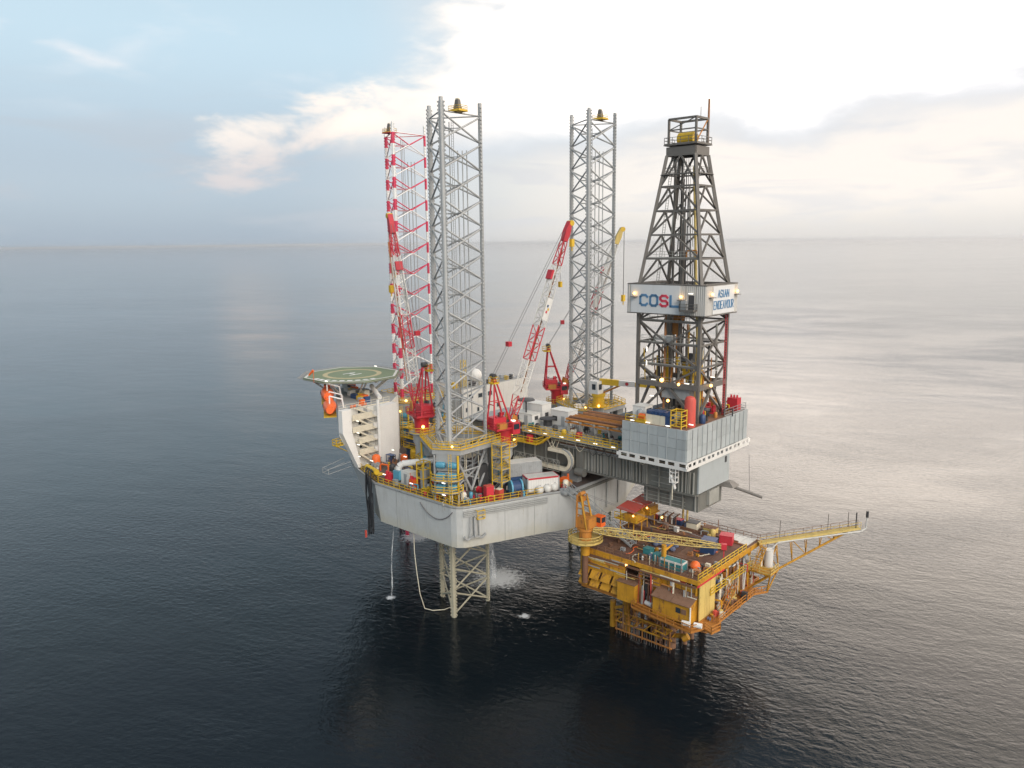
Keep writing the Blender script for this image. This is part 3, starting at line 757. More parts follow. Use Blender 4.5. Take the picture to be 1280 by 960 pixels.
for i in range(8):
    a = pi / 8 + i * pi / 4
    p = (hx + hr * .85 * cos(a), hy + hr * .85 * sin(a), HZ - .5); q = (hx + hr * .4 * cos(a), hy + hr * .4 * sin(a), ZA + .1)
    bar('support_strut', p, q, .18, 'white', hd)
for i in range(4):
    a = i * pi / 2
    bar('underdeck_girder', (hx - 9 * cos(a), hy - 9 * sin(a), HZ - .8), (hx + 9 * cos(a), hy + 9 * sin(a), HZ - .8), .22, 'white', hd, sq=True) if i < 2 else None
b = MB(); wx, wy = hx + 1.0, hy - 10.9
b.tube((wx, wy, HZ - .4), (wx, wy, HZ + 2.4), .06); b.tube((wx, wy, HZ + 2.3), (wx - .9, wy - .6, HZ + 1.2), .3, .18, n=8)
b.build('windsock', 'orange', hd)
for i in (2, 6):
    q = octo(hr - .3)[i]; lamp((q[0], q[1], HZ + .15), hd, False)

# ------------------------------------------------------------------ lifeboats
def lifeboat(label, c, rz):
    t = thing('lifeboat', label, 'lifeboat', c, 'orange lifeboats beside the helideck')
    b = MB(); b.sm = True
    n = 12; secs = []
    for k in range(9):
        s_ = k / 8; w = 1.45 * sin(pi * min(1, max(0, .12 + .76 * s_))) ** .6; hh = 1.25 * sin(pi * (.14 + .72 * s_)) ** .5
        secs.append([(-4 + 8 * s_, w * cos(2 * pi * i / n), hh * sin(2 * pi * i / n) * (1.0 if sin(2 * pi * i / n) > 0 else 1.1)) for i in range(n)])
    ca, sa = cos(rz), sin(rz); vs_ = [(c[0] + ca * x - sa * y, c[1] + sa * x + ca * y, c[2] + 1.4 + z) for s_ in secs for x, y, z in s_]
    b.add(vs_, [(j * n + i, j * n + (i + 1) % n, (j + 1) * n + (i + 1) % n, (j + 1) * n + i) for j in range(8) for i in range(n)] + [tuple(range(n - 1, -1, -1)), tuple(range(8 * n, 9 * n))])
    b.build('boat_hull', 'lift', t)
    b = MB(); b.box((c[0] - ca * 1.6, c[1] - sa * 1.6, c[2] + 2.75), (1.5, 1.3, .6), rz); b.build('steering_cabin', 'lift', t)
    for k in (-1.2, .2, 1.6):
        blk('porthole', (c[0] + ca * k + sa * 1.42, c[1] + sa * k - ca * 1.42, c[2] + 1.75), (.5, .1, .3), 'glass', t, rz)
    for k in (-2.6, 2.6):
        q = V((c[0] + ca * k, c[1] + sa * k, c[2]))
        inb = V((-sa, ca, 0))
        b = MB(); b.path([q + inb * 3 + V((0, 0, -.6)), q + inb * 2.6 + V((0, 0, 3.2)), q + V((0, 0, 4.0)), q + V((0, 0, 2.4))], .16, 6); b.build('davit', 'cleanwhite', t)
    b = MB(); b.box((c[0], c[1], c[2] - .1), (8.2, 2.6, .2), rz); b.build('cradle', 'yellow', t)
    return t
brz = atan2(16.4, -24) + pi
LB1 = lifeboat('orange covered lifeboat on the lower davits beside the accommodation roof', (-32.6, -26.8, 35.1), brz)
LB2 = lifeboat('orange covered lifeboat tucked closest under the edge of the helideck', (-37.9, -23.6, 36.7), brz)

# ------------------------------------------------------------------ lattice boom cranes
def lattice(parent, name, p0, p1, side, up, w0, h0, w1, h1, nb, mat, rc=.10, rl=.06):
    """one boom section: four chords and zig-zag lacing"""
    b = MB(); p0, p1 = V(p0), V(p1)
    cor = lambda k, i, j: p0.lerp(p1, k) + side * i * (w0 + (w1 - w0) * k) / 2 + up * j * (h0 + (h1 - h0) * k) / 2
    cs = ((-1, -1), (1, -1), (1, 1), (-1, 1))
    for i, j in cs: b.tube(cor(0, i, j), cor(1, i, j), rc, n=5)
    for k in range(nb):
        a, c = k / nb, (k + 1) / nb
        for q in range(4):
            e, f_ = cs[q], cs[(q + 1) % 4]
            if (k + q) % 2: e, f_ = f_, e
            b.tube(cor(a, *e), cor(c, *f_), rl, n=4, cap=False)
            b.tube(cor(a, *e), cor(a, *f_), rl, n=4, cap=False)
    return b.build(name, mat, parent)
def crane(label, x, y, zped, tip_w, head='red', far=False, cabside=-1, pedw=1.75, zbot=ZD, hook=10.0, r_dr=1.45):
    t = thing('pedestal_crane', label, 'crane', (x, y, zbot), 'red and white pedestal cranes')
    b = MB(); b.sm = True; b.lathe((x, y, 0), [(pedw * .8, zbot), (pedw * .8, zped - 2.6), (pedw, zped - 1.8), (pedw, zped)], 20); b.build('pedestal', 'leggrey', t)
    b = MB(); b.sm = True; b.lathe((x, y, 0), [(r_dr, zped), (r_dr, zped + 2.6), (r_dr + .35, zped + 3.1), (r_dr + .35, zped + 3.6)], 20); b.build('slew_tower', 'red', t)
    b = MB(); b.lathe((x, y, 0), [(pedw + .9, zped + .02), (pedw + .9, zped + .18)], 14); b.build('ring_walkway', 'grey', t)
    railing([(x + (pedw + .85) * cos(i * pi / 5), y + (pedw + .85) * sin(i * pi / 5), zped + .15) for i in range(10)], t, closed=True, r=.065)
    zh = zped + 3.6
    tip = rig(tip_w); hd_ = V((tip.x - x, tip.y - y, 0)).normalized(); sd_ = V((-hd_.y, hd_.x, 0))
    a = atan2(hd_.y, hd_.x)
    C = V((x, y, 0))
    P = lambda f, s_, z: C + hd_ * f + sd_ * s_ + V((0, 0, z))
    def bx(name, f, s_, z, d, mat): 
        c = P(f, s_, z); b = MB(); b.box(c, d, a); return b.build(name, mat, t)
    bx('turntable_deck', -.4, 0, zh + .12, (5.4, 4.6, .24), 'red')
    bx('machinery_house', -1.5, 0, zh + 1.25, (2.6, 2.6, 2.0), 'red')
    bx('engine_box', -1.6, -1.9, zh + .8, (1.8, .9, 1.1), 'porange'); jr = random.Random(int(x * 7))
    for k in range(9): q = P(jr.uniform(-2.8, 2.0), jr.uniform(-2, 2), zh + .24); junk(t, jr, q.x, q.y, q.z, jr.uniform(.5, .9), ['red', 'dark', 'porange', 'yellow', 'grey', 'red'])
    for k in range(5): q = P(jr.uniform(-2.6, .6), jr.uniform(-1.1, 1.1), zh + 2.26); junk(t, jr, q.x, q.y, q.z, jr.uniform(.4, .7), ['red', 'dark', 'grey'])
    cab = bx('cab', 1.2, 1.9 * cabside, zh + .1, (1.7, 1.5, 2.2), 'red')
    for f, s_, d in ((2.08, 1.9, (.06, 1.2, 1.1)), (1.2, 2.68, (1.3, .06, 1.0)), (1.2, 1.12, (1.3, .06, 1.0))):
        c = P(f, s_ * cabside, zh + .45); b = MB(); b.box(c, d, a); b.build('cab_window', 'glass', cab)
    bx('winch_drum', .2, 0, zh + .8, (1.4, 1.8, 1.2), 'dark'); bx('lamp_bar', 1.5, -1.2, zh + 1.3, (.5, .9, .3), 'lampc')
    dk = [P(2.3, 2.3, zh + .24), P(-3.1, 2.3, zh + .24), P(-3.1, -2.3, zh + .24), P(2.3, -2.3, zh + .24)]
    railing(dk, t, 'red', closed=True, r=.055)
    # triangular side plates carrying the boom feet
    for s_ in (-1, 1):
        b = MB(); q = [P(.9, s_ * 1.2, zh + .2), P(2.9, s_ * 1.2, zh + .2), P(2.5, s_ * 1.2, zh + 2.0), P(1.6, s_ * 1.2, zh + 2.6)]
        q += [p + sd_ * .14 for p in q]
        b.add(q, [(0, 1, 2, 3), (7, 6, 5, 4), (0, 4, 5, 1), (1, 5, 6, 2), (2, 6, 7, 3), (3, 7, 4, 0)]); b.build('boom_foot_plate', 'porange', t)
    apex = P(-2.2, 0, zh + 10.2)
    for s_ in (-1, 1):
        bar('gantry_leg', P(1.2, s_ * 1.25, zh + .3), apex + sd_ * s_ * .35, .17, 'red', t, n=7)
        bar('gantry_leg', P(-3.0, s_ * 1.25, zh + .3), apex + sd_ * s_ * .35, .17, 'red', t, n=7)
        k = .5
        bar('gantry_tie', P(1.2, s_ * 1.25, zh + .3).lerp(apex, k), P(-3.0, s_ * 1.25, zh + .3).lerp(apex, k), .1, 'red', t)
    bar('gantry_tie', P(-3.0, -1.25, zh + .3).lerp(apex, .45), P(-3.0, 1.25, zh + .3).lerp(apex, .45), .1, 'red', t)
    b = MB(); b.tube(apex - sd_ * .55, apex + sd_ * .55, .5, n=12); b.build('gantry_sheave', 'dark', t)
    bx('gantry_platform', -2.7, -.9, zh + 9.0, (1.5, 1.5, .12), 'yellow')
    q = P(-2.7, -.9, zh + 9.06); railing([q + V((-.7, -.7, 0)), q + V((.7, -.7, 0)), q + V((.7, .7, 0)), q + V((-.7, .7, 0))], t, closed=True, r=.05)
    # boom
    foot = P(2.0, 0, zh + 1.2); d = (tip - foot).normalized(); L = (tip - foot).length
    upv = sd_.cross(d); upv = upv if upv.z > 0 else -upv
    at = lambda s_, h=0.0, w=0.0: foot + d * s_ + upv * h + sd_ * w
    cuts = [0, .12, .30, .47, .62, .78, .90]
    mats = ['red', 'white', 'red', 'white', 'white', 'red'] if not far else ['red', 'white', 'white', 'red', 'white', 'white']
    dims = [(1.5, .4), (1.8, 1.5), (1.8, 1.6), (1.8, 1.6), (1.7, 1.5), (1.4, 1.2), (1.0, .9)]
    for i in range(6):
        n_ = max(3, int((cuts[i + 1] - cuts[i]) * L / 1.5))
        lattice(t, 'boom_section', at(cuts[i] * L), at(cuts[i + 1] * L), sd_, upv, *dims[i], *dims[i + 1], n_, mats[i], .115, .06)
    # walkway along the boom (rusty grating) and boom head
    b = MB(); b.beam(at(.14 * L, -.9, .9), at(.86 * L, -.75, .7), .5, .08, upv); b.build('boom_walkway', 'rustpipe', t)
    b = MB()
    hp = [(-.5, .90 * L), (.5, .90 * L), (.6, .95 * L), (.3, L), (-.4, L - .2), (-.65, .945 * L)]
    vs_ = [at(s_, h, w) for w in (-.55, .55) for h, s_ in hp]
    b.add(vs_, [tuple(range(5, -1, -1)), tuple(range(6, 12))] + [(i, (i + 1) % 6, 6 + (i + 1) % 6, 6 + i) for i in range(6)]); b.build('boom_head', head, t)
    b = MB(); b.tube(at(L - .2, -.3, -.6), at(L - .2, -.3, .6), .55, n=12); b.build('head_sheave', 'yellow', t)
    bx_ = at(.72 * L, 1.1); b = MB(); b.beam(at(.70 * L, 1.0), at(.745 * L, 1.0), 1.5, .5, upv); b.build('boom_winch', 'red', t)
    # nameplate boards on the boom side
    b = MB(); b.beam(at(.50 * L, 0, -1.06), at(.61 * L, 0, -1.06), .06, 1.3, upv); b.build('boom_sign_board', 'cleanwhite', t)
    if not far:
        for q, hh, mm in ((.535, .12, 'red'), (.55, -.15, 'yellow'), (.565, .15, 'navy')): b = MB(); b.beam(at(q * L, hh, -1.12), at((q + .012) * L, hh, -1.12), .04, .35, upv); b.build('sign_mark', mm, t)
    # luffing ropes with floating bridle
    bri = apex.lerp(at(.93 * L, .9), .22)
    for s_ in (-.35, .35):
        bar('luffing_rope', apex + sd_ * s_, bri + sd_ * s_, .045, 'cable', t, n=4)
        bar('pendant_rope', bri + sd_ * s_, at(.94 * L, .8, s_), .045, 'cable', t, n=4)
    b = MB(); b.box(bri, (.8, 1.0, .9), a); b.build('floating_bridle', 'red', t)
    # hook
    hk = at(L - .1, -.7); he = V((hk.x, hk.y, hk.z - hook))
    for s_ in (-.15, .15): bar('hoist_rope', hk + sd_ * s_, he + sd_ * s_, .04, 'cable', t, n=4)
    b = MB(); b.prism([(he.x - .3, he.y - .45), (he.x + .3, he.y - .45), (he.x + .3, he.y + .45), (he.x - .3, he.y + .45)], he.z - 1.5, he.z); b.tube(he - V((0, 0, 1.5)), he - V((0, 0, 2.3)), .12); b.build('hook_block', 'yellow', t)
    hk2 = at(.78 * L, -.9); he2 = hk2 - V((0, 0, 3.0)); bar('hoist_rope', hk2, he2, .04, 'cable', t, n=4)
    b = MB(); b.box(he2 - V((0, 0, .5)), (.5, .7, 1.1), a); b.build('hook_block', 'yellow', t)
    lamp(P(1.2, -1.9, zped + 1.3), t, True, .3)
    return t
def tipw(px, py, Y):
    d = fw + (px - 640) / F_PX * Rv + (480 - py) / F_PX * Uv; return V((0, 0, CAM_H)) + d * (Y / d.y)
CR1 = crane('red crane at left, its boom raised in front of the red and white leg', -10.4, -20.8, 33.2, tipw(487, 268, 161), hook=14)
CR2 = crane('red and white crane in the centre, right of the nearest grey leg', 4.7, -13.4, 31.5, tipw(712, 277, 155), hook=3.0)
CR3 = crane('red crane farthest back, its boom seen through the leg by the derrick', -9.5, 21, 32.4, tipw(777, 285, 182), head='pyellow2', far=True, hook=15)
lamp((-8.2, -22.4, 34.9), CR1, True, .42)

# yellow knuckle boom crane
kx, ky, kz = 7.2, 14.3, 35.0
kc = thing('knuckle_crane', 'small yellow crane with white cab and straight boom beside the derrick', 'crane', (kx, ky, ZD))
b = MB(); b.sm = True; b.lathe((kx, ky, 0), [(1.2, 25.5), (1.2, kz)], 18); b.build('pedestal', 'leggrey', kc)
b = MB(); b.sm = True; b.lathe((kx, ky, 0), [(1.25, kz), (1.25, kz + 2.2), (1.5, kz + 2.3), (1.5, kz + 2.9)], 18); b.build('slew_column', 'yellow', kc)
b = MB(); b.lathe((kx, ky, 0), [(2.3, kz + .02), (2.3, kz + .16)], 12); b.build('ring_walkway', 'yellow', kc)
railing([(kx + 2.2 * cos(i * pi / 4), ky + 2.2 * sin(i * pi / 4), kz + .16) for i in range(8)], kc, closed=True)
b = MB(); b.prism([(kx - 1.6, ky - 1.5), (kx + .9, ky - 1.5), (kx + .9, ky + .6), (kx - 1.6, ky + .6)], kz + 2.92, kz + 5.6, [(kx - 1.4, ky - 1.4), (kx + .6, ky - 1.4), (kx + .6, ky + .5), (kx - 1.4, ky + .5)])
kcab = b.build('cab', 'cleanwhite', kc)
blk('cab_window', (kx - .2, ky - 1.5, kz + 4.4), (.9, .06, 1.2), 'glass', kc); blk('cab_window', (kx + .82, ky - .5, kz + 4.4), (.06, 1.0, 1.2), 'glass', kc)
kt = V((18.6, 19.5, kz + 4.9)); k0 = V((kx, ky + .4, kz + 5.4)); k1 = k0.lerp(kt, .35)
for s0, s1, hh in ((0, .34, 1.25), (.34, .62, 1.1), (.62, 1.0, .85)):
    b = MB(); b.beam(k0.lerp(kt, s0), k0.lerp(kt, s1), .8, hh); b.build('boom_section', 'cleanwhite' if s0 == .34 else 'yellow', kc)
b = MB(); c_ = k0.lerp(kt, .48); dr = (kt - k0).normalized(); nn = V((dr.y, -dr.x, 0)).normalized()
b.tube(c_ + nn * .41, c_ + nn * .45, .36, n=16); b.build('boom_emblem', 'red', kc, label='round red emblem on the white boom panel')
bar('lift_cylinder', (kx + .9, ky + .6, kz + 3.0), k0.lerp(kt, .36) - V((0, 0, .5)), .2, 'porange', kc)
lamp((kx + 1.3, ky - 1.7, kz + .5), kc, True, .36)

# ------------------------------------------------------------------ hoses, anchor, water jets
hs = thing('hose_bundle', 'bundle of long black hoses hanging down the hull side', 'hoses', (-16.4, -30, 26.5))
hr_ = random.Random(2)
for i in range(9):
    x = -18.0 + i * .42; y = -30.4 - .25 * (i % 3) + (0.18 * (8 - i))
    y = min(y, -29.0 - .35 * max(0, (x + 14.5)) * 0 - .3) if x > -14.5 else -29.8 + (x + 14.5) * -.35 - .6 - .2 * (i % 3)
    zl = 13.2 + hr_.uniform(0, 3.2)
    pts = [V((x + .3, y + 1.4, 26.0)), V((x, y + .3, 26.6)), V((x, y, 25.6))]
    pts += [V((x + .12 * sin(k * 1.3 + i), y + .1 * cos(k + i), 25.6 + (zl - 25.6) * k / 6)) for k in range(1, 7)]
    pts += [V((x + .25, y - .1, zl - .5)), V((x + .5, y - .1, zl + .1)), V((x + .45, y, zl + 4 + i * .4))]
    b = MB(); b.path(pts, .13, 6); b.build('hose', 'hose', hs)
b = MB(); b.tube((-16.2, -31.2, 14.3), (-16.2, -31.2, 12.9), .22, n=8); b.build('hose_coupling', 'redroof', hs)
b = MB(); b.tube((-18.6, -28.4, 26.3), (-14.0, -29.6, 26.3), .55, n=12); b.build('hose_roller', 'yellow', hs)
blk('hose_platform', (-16.5, -28.3, 25.4), (4.6, 1.6, .2), 'yellow', hs); 
for q in ((-18.4, -27.7), (-14.6, -28.9)): bar('platform_post', (*q, ZD), (*q, 26.4), .1, 'yellow', hs)

an = thing('anchor', 'pale steel anchor stowed on its bolster at the hull corner', 'anchor', (9.6, -27.8, 18.5))
ed = V((15.4 - 8.7, -13.2 + 29.8, 0)).normalized(); nn = V((ed.y, -ed.x, 0))
P_ = lambda s_, o_, z: V((8.7, -29.8, 0)) + ed * s_ + nn * o_ + V((0, 0, z))
b = MB(); b.beam(P_(2.9, .5, 22.2), P_(2.9, .7, 18.6), .35, .5); b.build('shank', 'deckgrey', an)
for s_ in (-1, 1):
    b = MB(); q = [P_(2.9 + s_ * .2, .5, 18.7), P_(2.9 + s_ * 1.4, .6, 18.2), P_(2.9 + s_ * 2.1, .8, 18.9), P_(2.9 + s_ * .9, .7, 18.5)]
    b.beam(q[0], q[1], .3, .3); b.beam(q[1], q[2], .25, .35); b.beam(P_(2.9 + s_ * .7, .6, 22.4), P_(2.9 + s_ * .9, .5, 18.6), .22, .22)
    b.build('fluke', 'deckgrey', an)
b = MB(); b.beam(P_(1.0, .55, 18.35), P_(4.8, .55, 18.35), .3, .22); b.build('bolster', 'cantid', an)
b = MB()
for s_ in (3.3, 4.7): b.beam(P_(s_, .2, 23.4), P_(s_, 1.2, 23.4), .12, .12); b.beam(P_(s_, 1.2, 21.9), P_(s_, 1.2, 23.4), .12, .12); b.beam(P_(s_, .1, 21.9), P_(s_, 1.2, 21.9), .12, .12)
for z in (21.9, 22.6, 23.4): b.beam(P_(3.3, 1.2, z), P_(4.7, 1.2, z), .12, .12)
b.build('yellow_bracket', 'yellow', an)
b = MB(); pts = [V((-1.0, -29.95, 23.2)) + V((8.6 * k / 10, -.12, -2.2 * sin(pi * k / 10) ** .8)) for k in range(11)]; b.path(pts, .09, 5)
mc = thing('mooring_cable', 'slack dark cable looped across the hull side near the anchor', 'cable', (3.3, -30, 21)); b.build('cable_loop', 'cable', mc)

wh = thing('trailing_hose', 'thin pale hose trailing from the hull down into the sea beside the nearest leg', 'hose', (-4.0, -30.2, 0))
pts = [tipw(517, 668, 141.5)]
cur = [(517, 655), (518, 690), (521, 715), (525, 742), (531, 760.5), (541, 763), (555, 762), (566, 758)]
ys = [140.4, 139.6, 139.2, 139.0, 139.4, 140.2, 140.6, 140.9]
b = MB(); b.path([rig(V((p := px_ground(x, y, .3)) if y > 755 else tipw(x, y, Y))) for (x, y), Y in zip(cur, ys)], .075, 6); b.build('hose_line', 'cream', wh)
M['jet'] = None
mj = bpy.data.materials.new('falling_water'); mj.use_nodes = True
t_ = mj.node_tree; n_ = NT(t_); bs = t_.nodes['Principled BSDF']
ps = n_.n('ShaderNodeNewGeometry').outputs['Position']
al = n_.ss(n_.noise(n_.vmul(ps, (2.2, 2.2, .35)), 1.4, 5, .65), .34, .7)
t_.links.new(n_.m('MULTIPLY', al, .6), bs.inputs['Alpha']); bs.inputs['Base Color'].default_value = (.75, .77, .78, 1); bs.inputs['Roughness'].default_value = .6
M['jet'] = mj
def jet(label, p0, p1, r0_, r1_):
    t = thing('water_jet', label, 'falling water', rig(V((p1.x, p1.y, 0))), 'water falling from the hull')
    b = MB(); b.sm = True; p0, p1 = rig(p0), rig(p1); n = 8
    for k in range(n):
        a, c = k / n, (k + 1) / n
        off = lambda q: V((0.1 * sin(q * 9), .1 * cos(q * 7), 0))
        b.tube(p0.lerp(p1, a) + off(a), p0.lerp(p1, c) + off(c), r0_ + (r1_ - r0_) * a, r0_ + (r1_ - r0_) * c, n=10, cap=False)
    b.build('water_column', 'jet', t)
g_ = px_ground(616, 722); jet('thick white jet of water pouring down right of the nearest leg', V((g_.x - .6, g_.y + .4, 16.6)), g_, .5, .75)
g_ = px_ground(489, 746); jet('thin stream of water falling at the far left under the hull', V((g_.x + 1.0, g_.y + .5, 16.4)), g_, .07, .16)

# ------------------------------------------------------------------ cantilever
CY0, CY1, CZ0, CZ1, CX0, CX1 = -3.4, 7.2, 26.5, 32.6, -14.0, 41.0
ct = thing('cantilever', 'long grey ribbed cantilever girder reaching from the hull over the yellow platform', 'cantilever', (10, 2, ZD))
b = MB()
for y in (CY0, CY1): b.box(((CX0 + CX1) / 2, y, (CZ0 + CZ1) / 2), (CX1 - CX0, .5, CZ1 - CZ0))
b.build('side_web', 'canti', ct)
b = MB(); b.box(((CX0 + CX1) / 2, (CY0 + CY1) / 2, CZ1 + .16), (CX1 - CX0, CY1 - CY0 + 2.2, .3)); b.build('cantilever_deck', 'deckgrey', ct)
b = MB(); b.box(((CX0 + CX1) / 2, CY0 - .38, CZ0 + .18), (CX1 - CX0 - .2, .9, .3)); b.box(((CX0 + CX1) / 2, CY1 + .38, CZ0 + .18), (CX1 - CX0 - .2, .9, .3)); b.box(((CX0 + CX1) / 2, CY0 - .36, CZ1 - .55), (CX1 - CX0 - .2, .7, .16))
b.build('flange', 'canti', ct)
b = MB(); b.box((CX1 + .1, (CY0 + CY1) / 2, (CZ0 + CZ1) / 2 + .3), (.3, CY1 - CY0 + .6, CZ1 - CZ0 - .4)); b.build('end_plate', 'pale', ct)
blk('end_window', (CX1 + .28, CY1 - 1.2, 31.2), (.06, .7, 1.1), 'dark', ct)
b = MB(); b.box(((CX0 + CX1) / 2, (CY0 + CY1) / 2, 28.6), (CX1 - CX0 - 2, CY1 - CY0 - .6, .2)); b.build('inner_floor', 'dark', ct)
# heavy frames, one object each; light stiffeners between them joined
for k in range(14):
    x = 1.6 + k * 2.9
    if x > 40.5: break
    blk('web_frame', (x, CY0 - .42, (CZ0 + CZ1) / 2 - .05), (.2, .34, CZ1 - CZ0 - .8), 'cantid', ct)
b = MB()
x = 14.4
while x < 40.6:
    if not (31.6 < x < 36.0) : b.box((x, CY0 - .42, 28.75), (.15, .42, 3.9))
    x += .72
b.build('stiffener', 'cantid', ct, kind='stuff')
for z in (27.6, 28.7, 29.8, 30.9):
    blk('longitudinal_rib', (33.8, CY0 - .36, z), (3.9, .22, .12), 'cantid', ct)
# skid shoes and hold-down claws on the stern
for y in (CY0, CY1):
    for x in (-6, 13.5):
        b = MB(); b.box((x, y, (ZD + CZ0) / 2), (4.0, 1.3, CZ0 - ZD - .02)); b.build('skid_shoe', 'grey', ct)
b = MB(); b.box((16.3, CY0 - .4, 28.6), (1.6, 1.5, 4.9)); b.tube((15.6, CY0 - 1.2, 26.4), (17.6, CY0 - 1.2, 26.4), .8, n=12); b.build('hold_down_claw', 'canti', ct)
# well-control trolley slung under the aft end
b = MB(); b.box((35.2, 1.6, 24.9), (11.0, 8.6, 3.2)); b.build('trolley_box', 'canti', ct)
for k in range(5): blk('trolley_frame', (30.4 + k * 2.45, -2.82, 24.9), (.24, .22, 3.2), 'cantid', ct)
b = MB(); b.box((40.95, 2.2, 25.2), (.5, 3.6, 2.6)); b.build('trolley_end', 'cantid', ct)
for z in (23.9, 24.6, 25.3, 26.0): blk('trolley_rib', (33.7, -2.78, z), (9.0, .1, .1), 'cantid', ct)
# exhaust boom and pipe sticking out beyond
bar('vent_spout', (41.2, 6.4, 26.4), (47.0, 9.2, 24.4), .28, 'derrick', ct, n=8)
b = MB(); b.prism([(40.6, 5.0), (43.2, 5.4), (43.2, 8.0), (40.6, 8.0)], 26.2, 27.0, [(40.6, 5.6), (42.2, 6), (42.2, 7.4), (40.6, 7.4)]); b.build('spout_root', 'derrick', ct)
bar('hanging_cable', (43.6, 10.4, 31.5), (43.9, 10.6, 24.6), .05, 'cable', ct, n=4)
# side walkway with yellow rails along the top edge
b = MB(); b.box((14.5, CY0 - 1.9, CZ1 + .1), (23, 1.5, .16)); b.build('side_walkway', 'deckgrey', ct)
railing([(3.2, CY0 - 2.6, CZ1 + .18), (26, CY0 - 2.6, CZ1 + .18)], ct, r=.075)
railing([(3.2, CY0 - 1.2, CZ1 + .18), (26, CY0 - 1.2, CZ1 + .18)], ct, r=.05)
for k in range(8):
    bar('walkway_bracket', (4.2 + 3 * k, CY0 - 2.5, CZ1), (4.2 + 3 * k, CY0 - .2, CZ1 - 1.8), .08, 'cantid', ct)
for k in range(6): lamp((5 + 4 * k, CY0 - 2.5, CZ1 + .45), ct, False)
# lower service platform at the forward end
b = MB(); b.box((4.6, CY0 - 2.8, 30.9), (6.4, 2.4, .16)); b.build('service_platform', 'yellow', ct)
railing([(1.5, CY0 - 4.0, 31.0), (7.8, CY0 - 4.0, 31.0), (7.8, CY0 - 1.8, 31.0)], ct, r=.075)
b = MB(); b.tube((5.4, CY0 - 3.0, 31.0), (5.4, CY0 - 3.0, 32.3), .7, n=12); b.build('red_drum', 'red', ct)
stair((8.0, CY0 - 3.2, 31.0), (10.4, CY0 - 3.2, CZ1 + .1), .9, ct)
# drag chain: two runs and the half-round bend, cream cable duct
dc = thing('cable_drag_chain', 'pale U-shaped cable drag chain on the cantilever side', 'cable chain', (14, CY0 - 2.2, 27.0))
yb = CY0 - 2.0; b = MB(); b.sm = True
arc = [V((13.2 + 1.75 * sin(a), yb, 28.35 - 1.75 * cos(a))) for a in [pi * k / 12 for k in range(13)]]
pts = [V((0.5, yb, 26.6))] + arc + [V((9.6, yb, 30.1))]
for p, q in zip(pts, pts[1:]): b.beam(p, q, 1.1, .62, V((0, 1, 0)) if False else V((0, 0, 1)) if abs((q - p).normalized().z) < .95 else V((1, 0, 0)))
b.build('duct', 'cream', dc)
b = MB(); arc2 = [V((13.2 + 2.25 * sin(a), yb - .3, 28.35 - 2.25 * cos(a))) for a in [pi * k / 12 for k in range(13)]]
for p, q in zip(arc2, arc2[1:]): b.tube(p, q, .2, n=6)
b.build('guide_bow', 'grey', dc)
for k in range(9):
    x = .8 + k * 1.45
    bar('guide_post', (x, yb - .5, 26.0), (x, yb - .5, 28.2), .07, 'cantid', dc)
    if k < 8: bar('guide_brace', (x, yb - .5, 28.2 if k % 2 else 26.9), (x + 1.45, yb - .5, 26.9 if k % 2 else 28.2), .055, 'cantid', dc)
bar('guide_rail', (.8, yb - .5, 28.2), (12.4, yb - .5, 28.2), .08, 'cantid', dc)
bar('guide_rail', (.8, yb - .5, 26.0), (12.4, yb - .5, 26.0), .08, 'cantid', dc)

for k, (z, r_, m_) in enumerate(((31.75, .14, 'cream'), (31.4, .1, 'rust'), (31.1, .12, 'grey'), (30.8, .08, 'cantid'))):
    bar('side_pipe', (9.5 + k, CY0 - .95, z), (40.2 - 3 * k, CY0 - .95, z), r_, m_, ct, n=7)
hz = random.Random(17)
for i in range(16):
    x = hz.uniform(2, 33); L = hz.uniform(1.2, 3.2); dp = hz.uniform(.6, 2.2)
    b = MB(); b.path([V((x + L * k / 6, CY0 - 1.3 - .1 * (i % 3), 32.4 - dp * sin(pi * k / 6))) for k in range(7)], .06, 5); b.build('slung_cable', hz.choice(['hose', 'dark', 'cream']), ct)
def deck_hose(parent, x, y, z, mat):
    a = hz.uniform(0, 6.28); p = V((x, y, z + .1)); pts = [p]
    for k in range(9):
        a += hz.uniform(-.9, .9); p = p + V((cos(a), sin(a), 0)) * hz.uniform(.35, .6); pts.append(p)
    b = MB(); b.path(pts, hz.choice((.06, .09)), 5); b.build('loose_hose', mat, parent)
for i in range(18): deck_hose(hull, hz.uniform(-12, 6), hz.uniform(-27, -24.5), ZD, hz.choice(['hose', 'orange', 'hose', 'cream', 'yellow']))
for i in range(10): deck_hose(hull, hz.uniform(6, 10), hz.uniform(-22, -10), ZD, hz.choice(['hose', 'navy', 'orange', 'cream']))
for i in range(22):
    x = hz.uniform(-12.5, 8); y = hz.uniform(-28.6, -24.6)
    bar('deck_stanchion', (x, y, ZD), (x, y, ZD + hz.uniform(1.2, 3.4)), .07, hz.choice(['yellow', 'grey', 'white', 'red', 'dark']), hull, n=5)
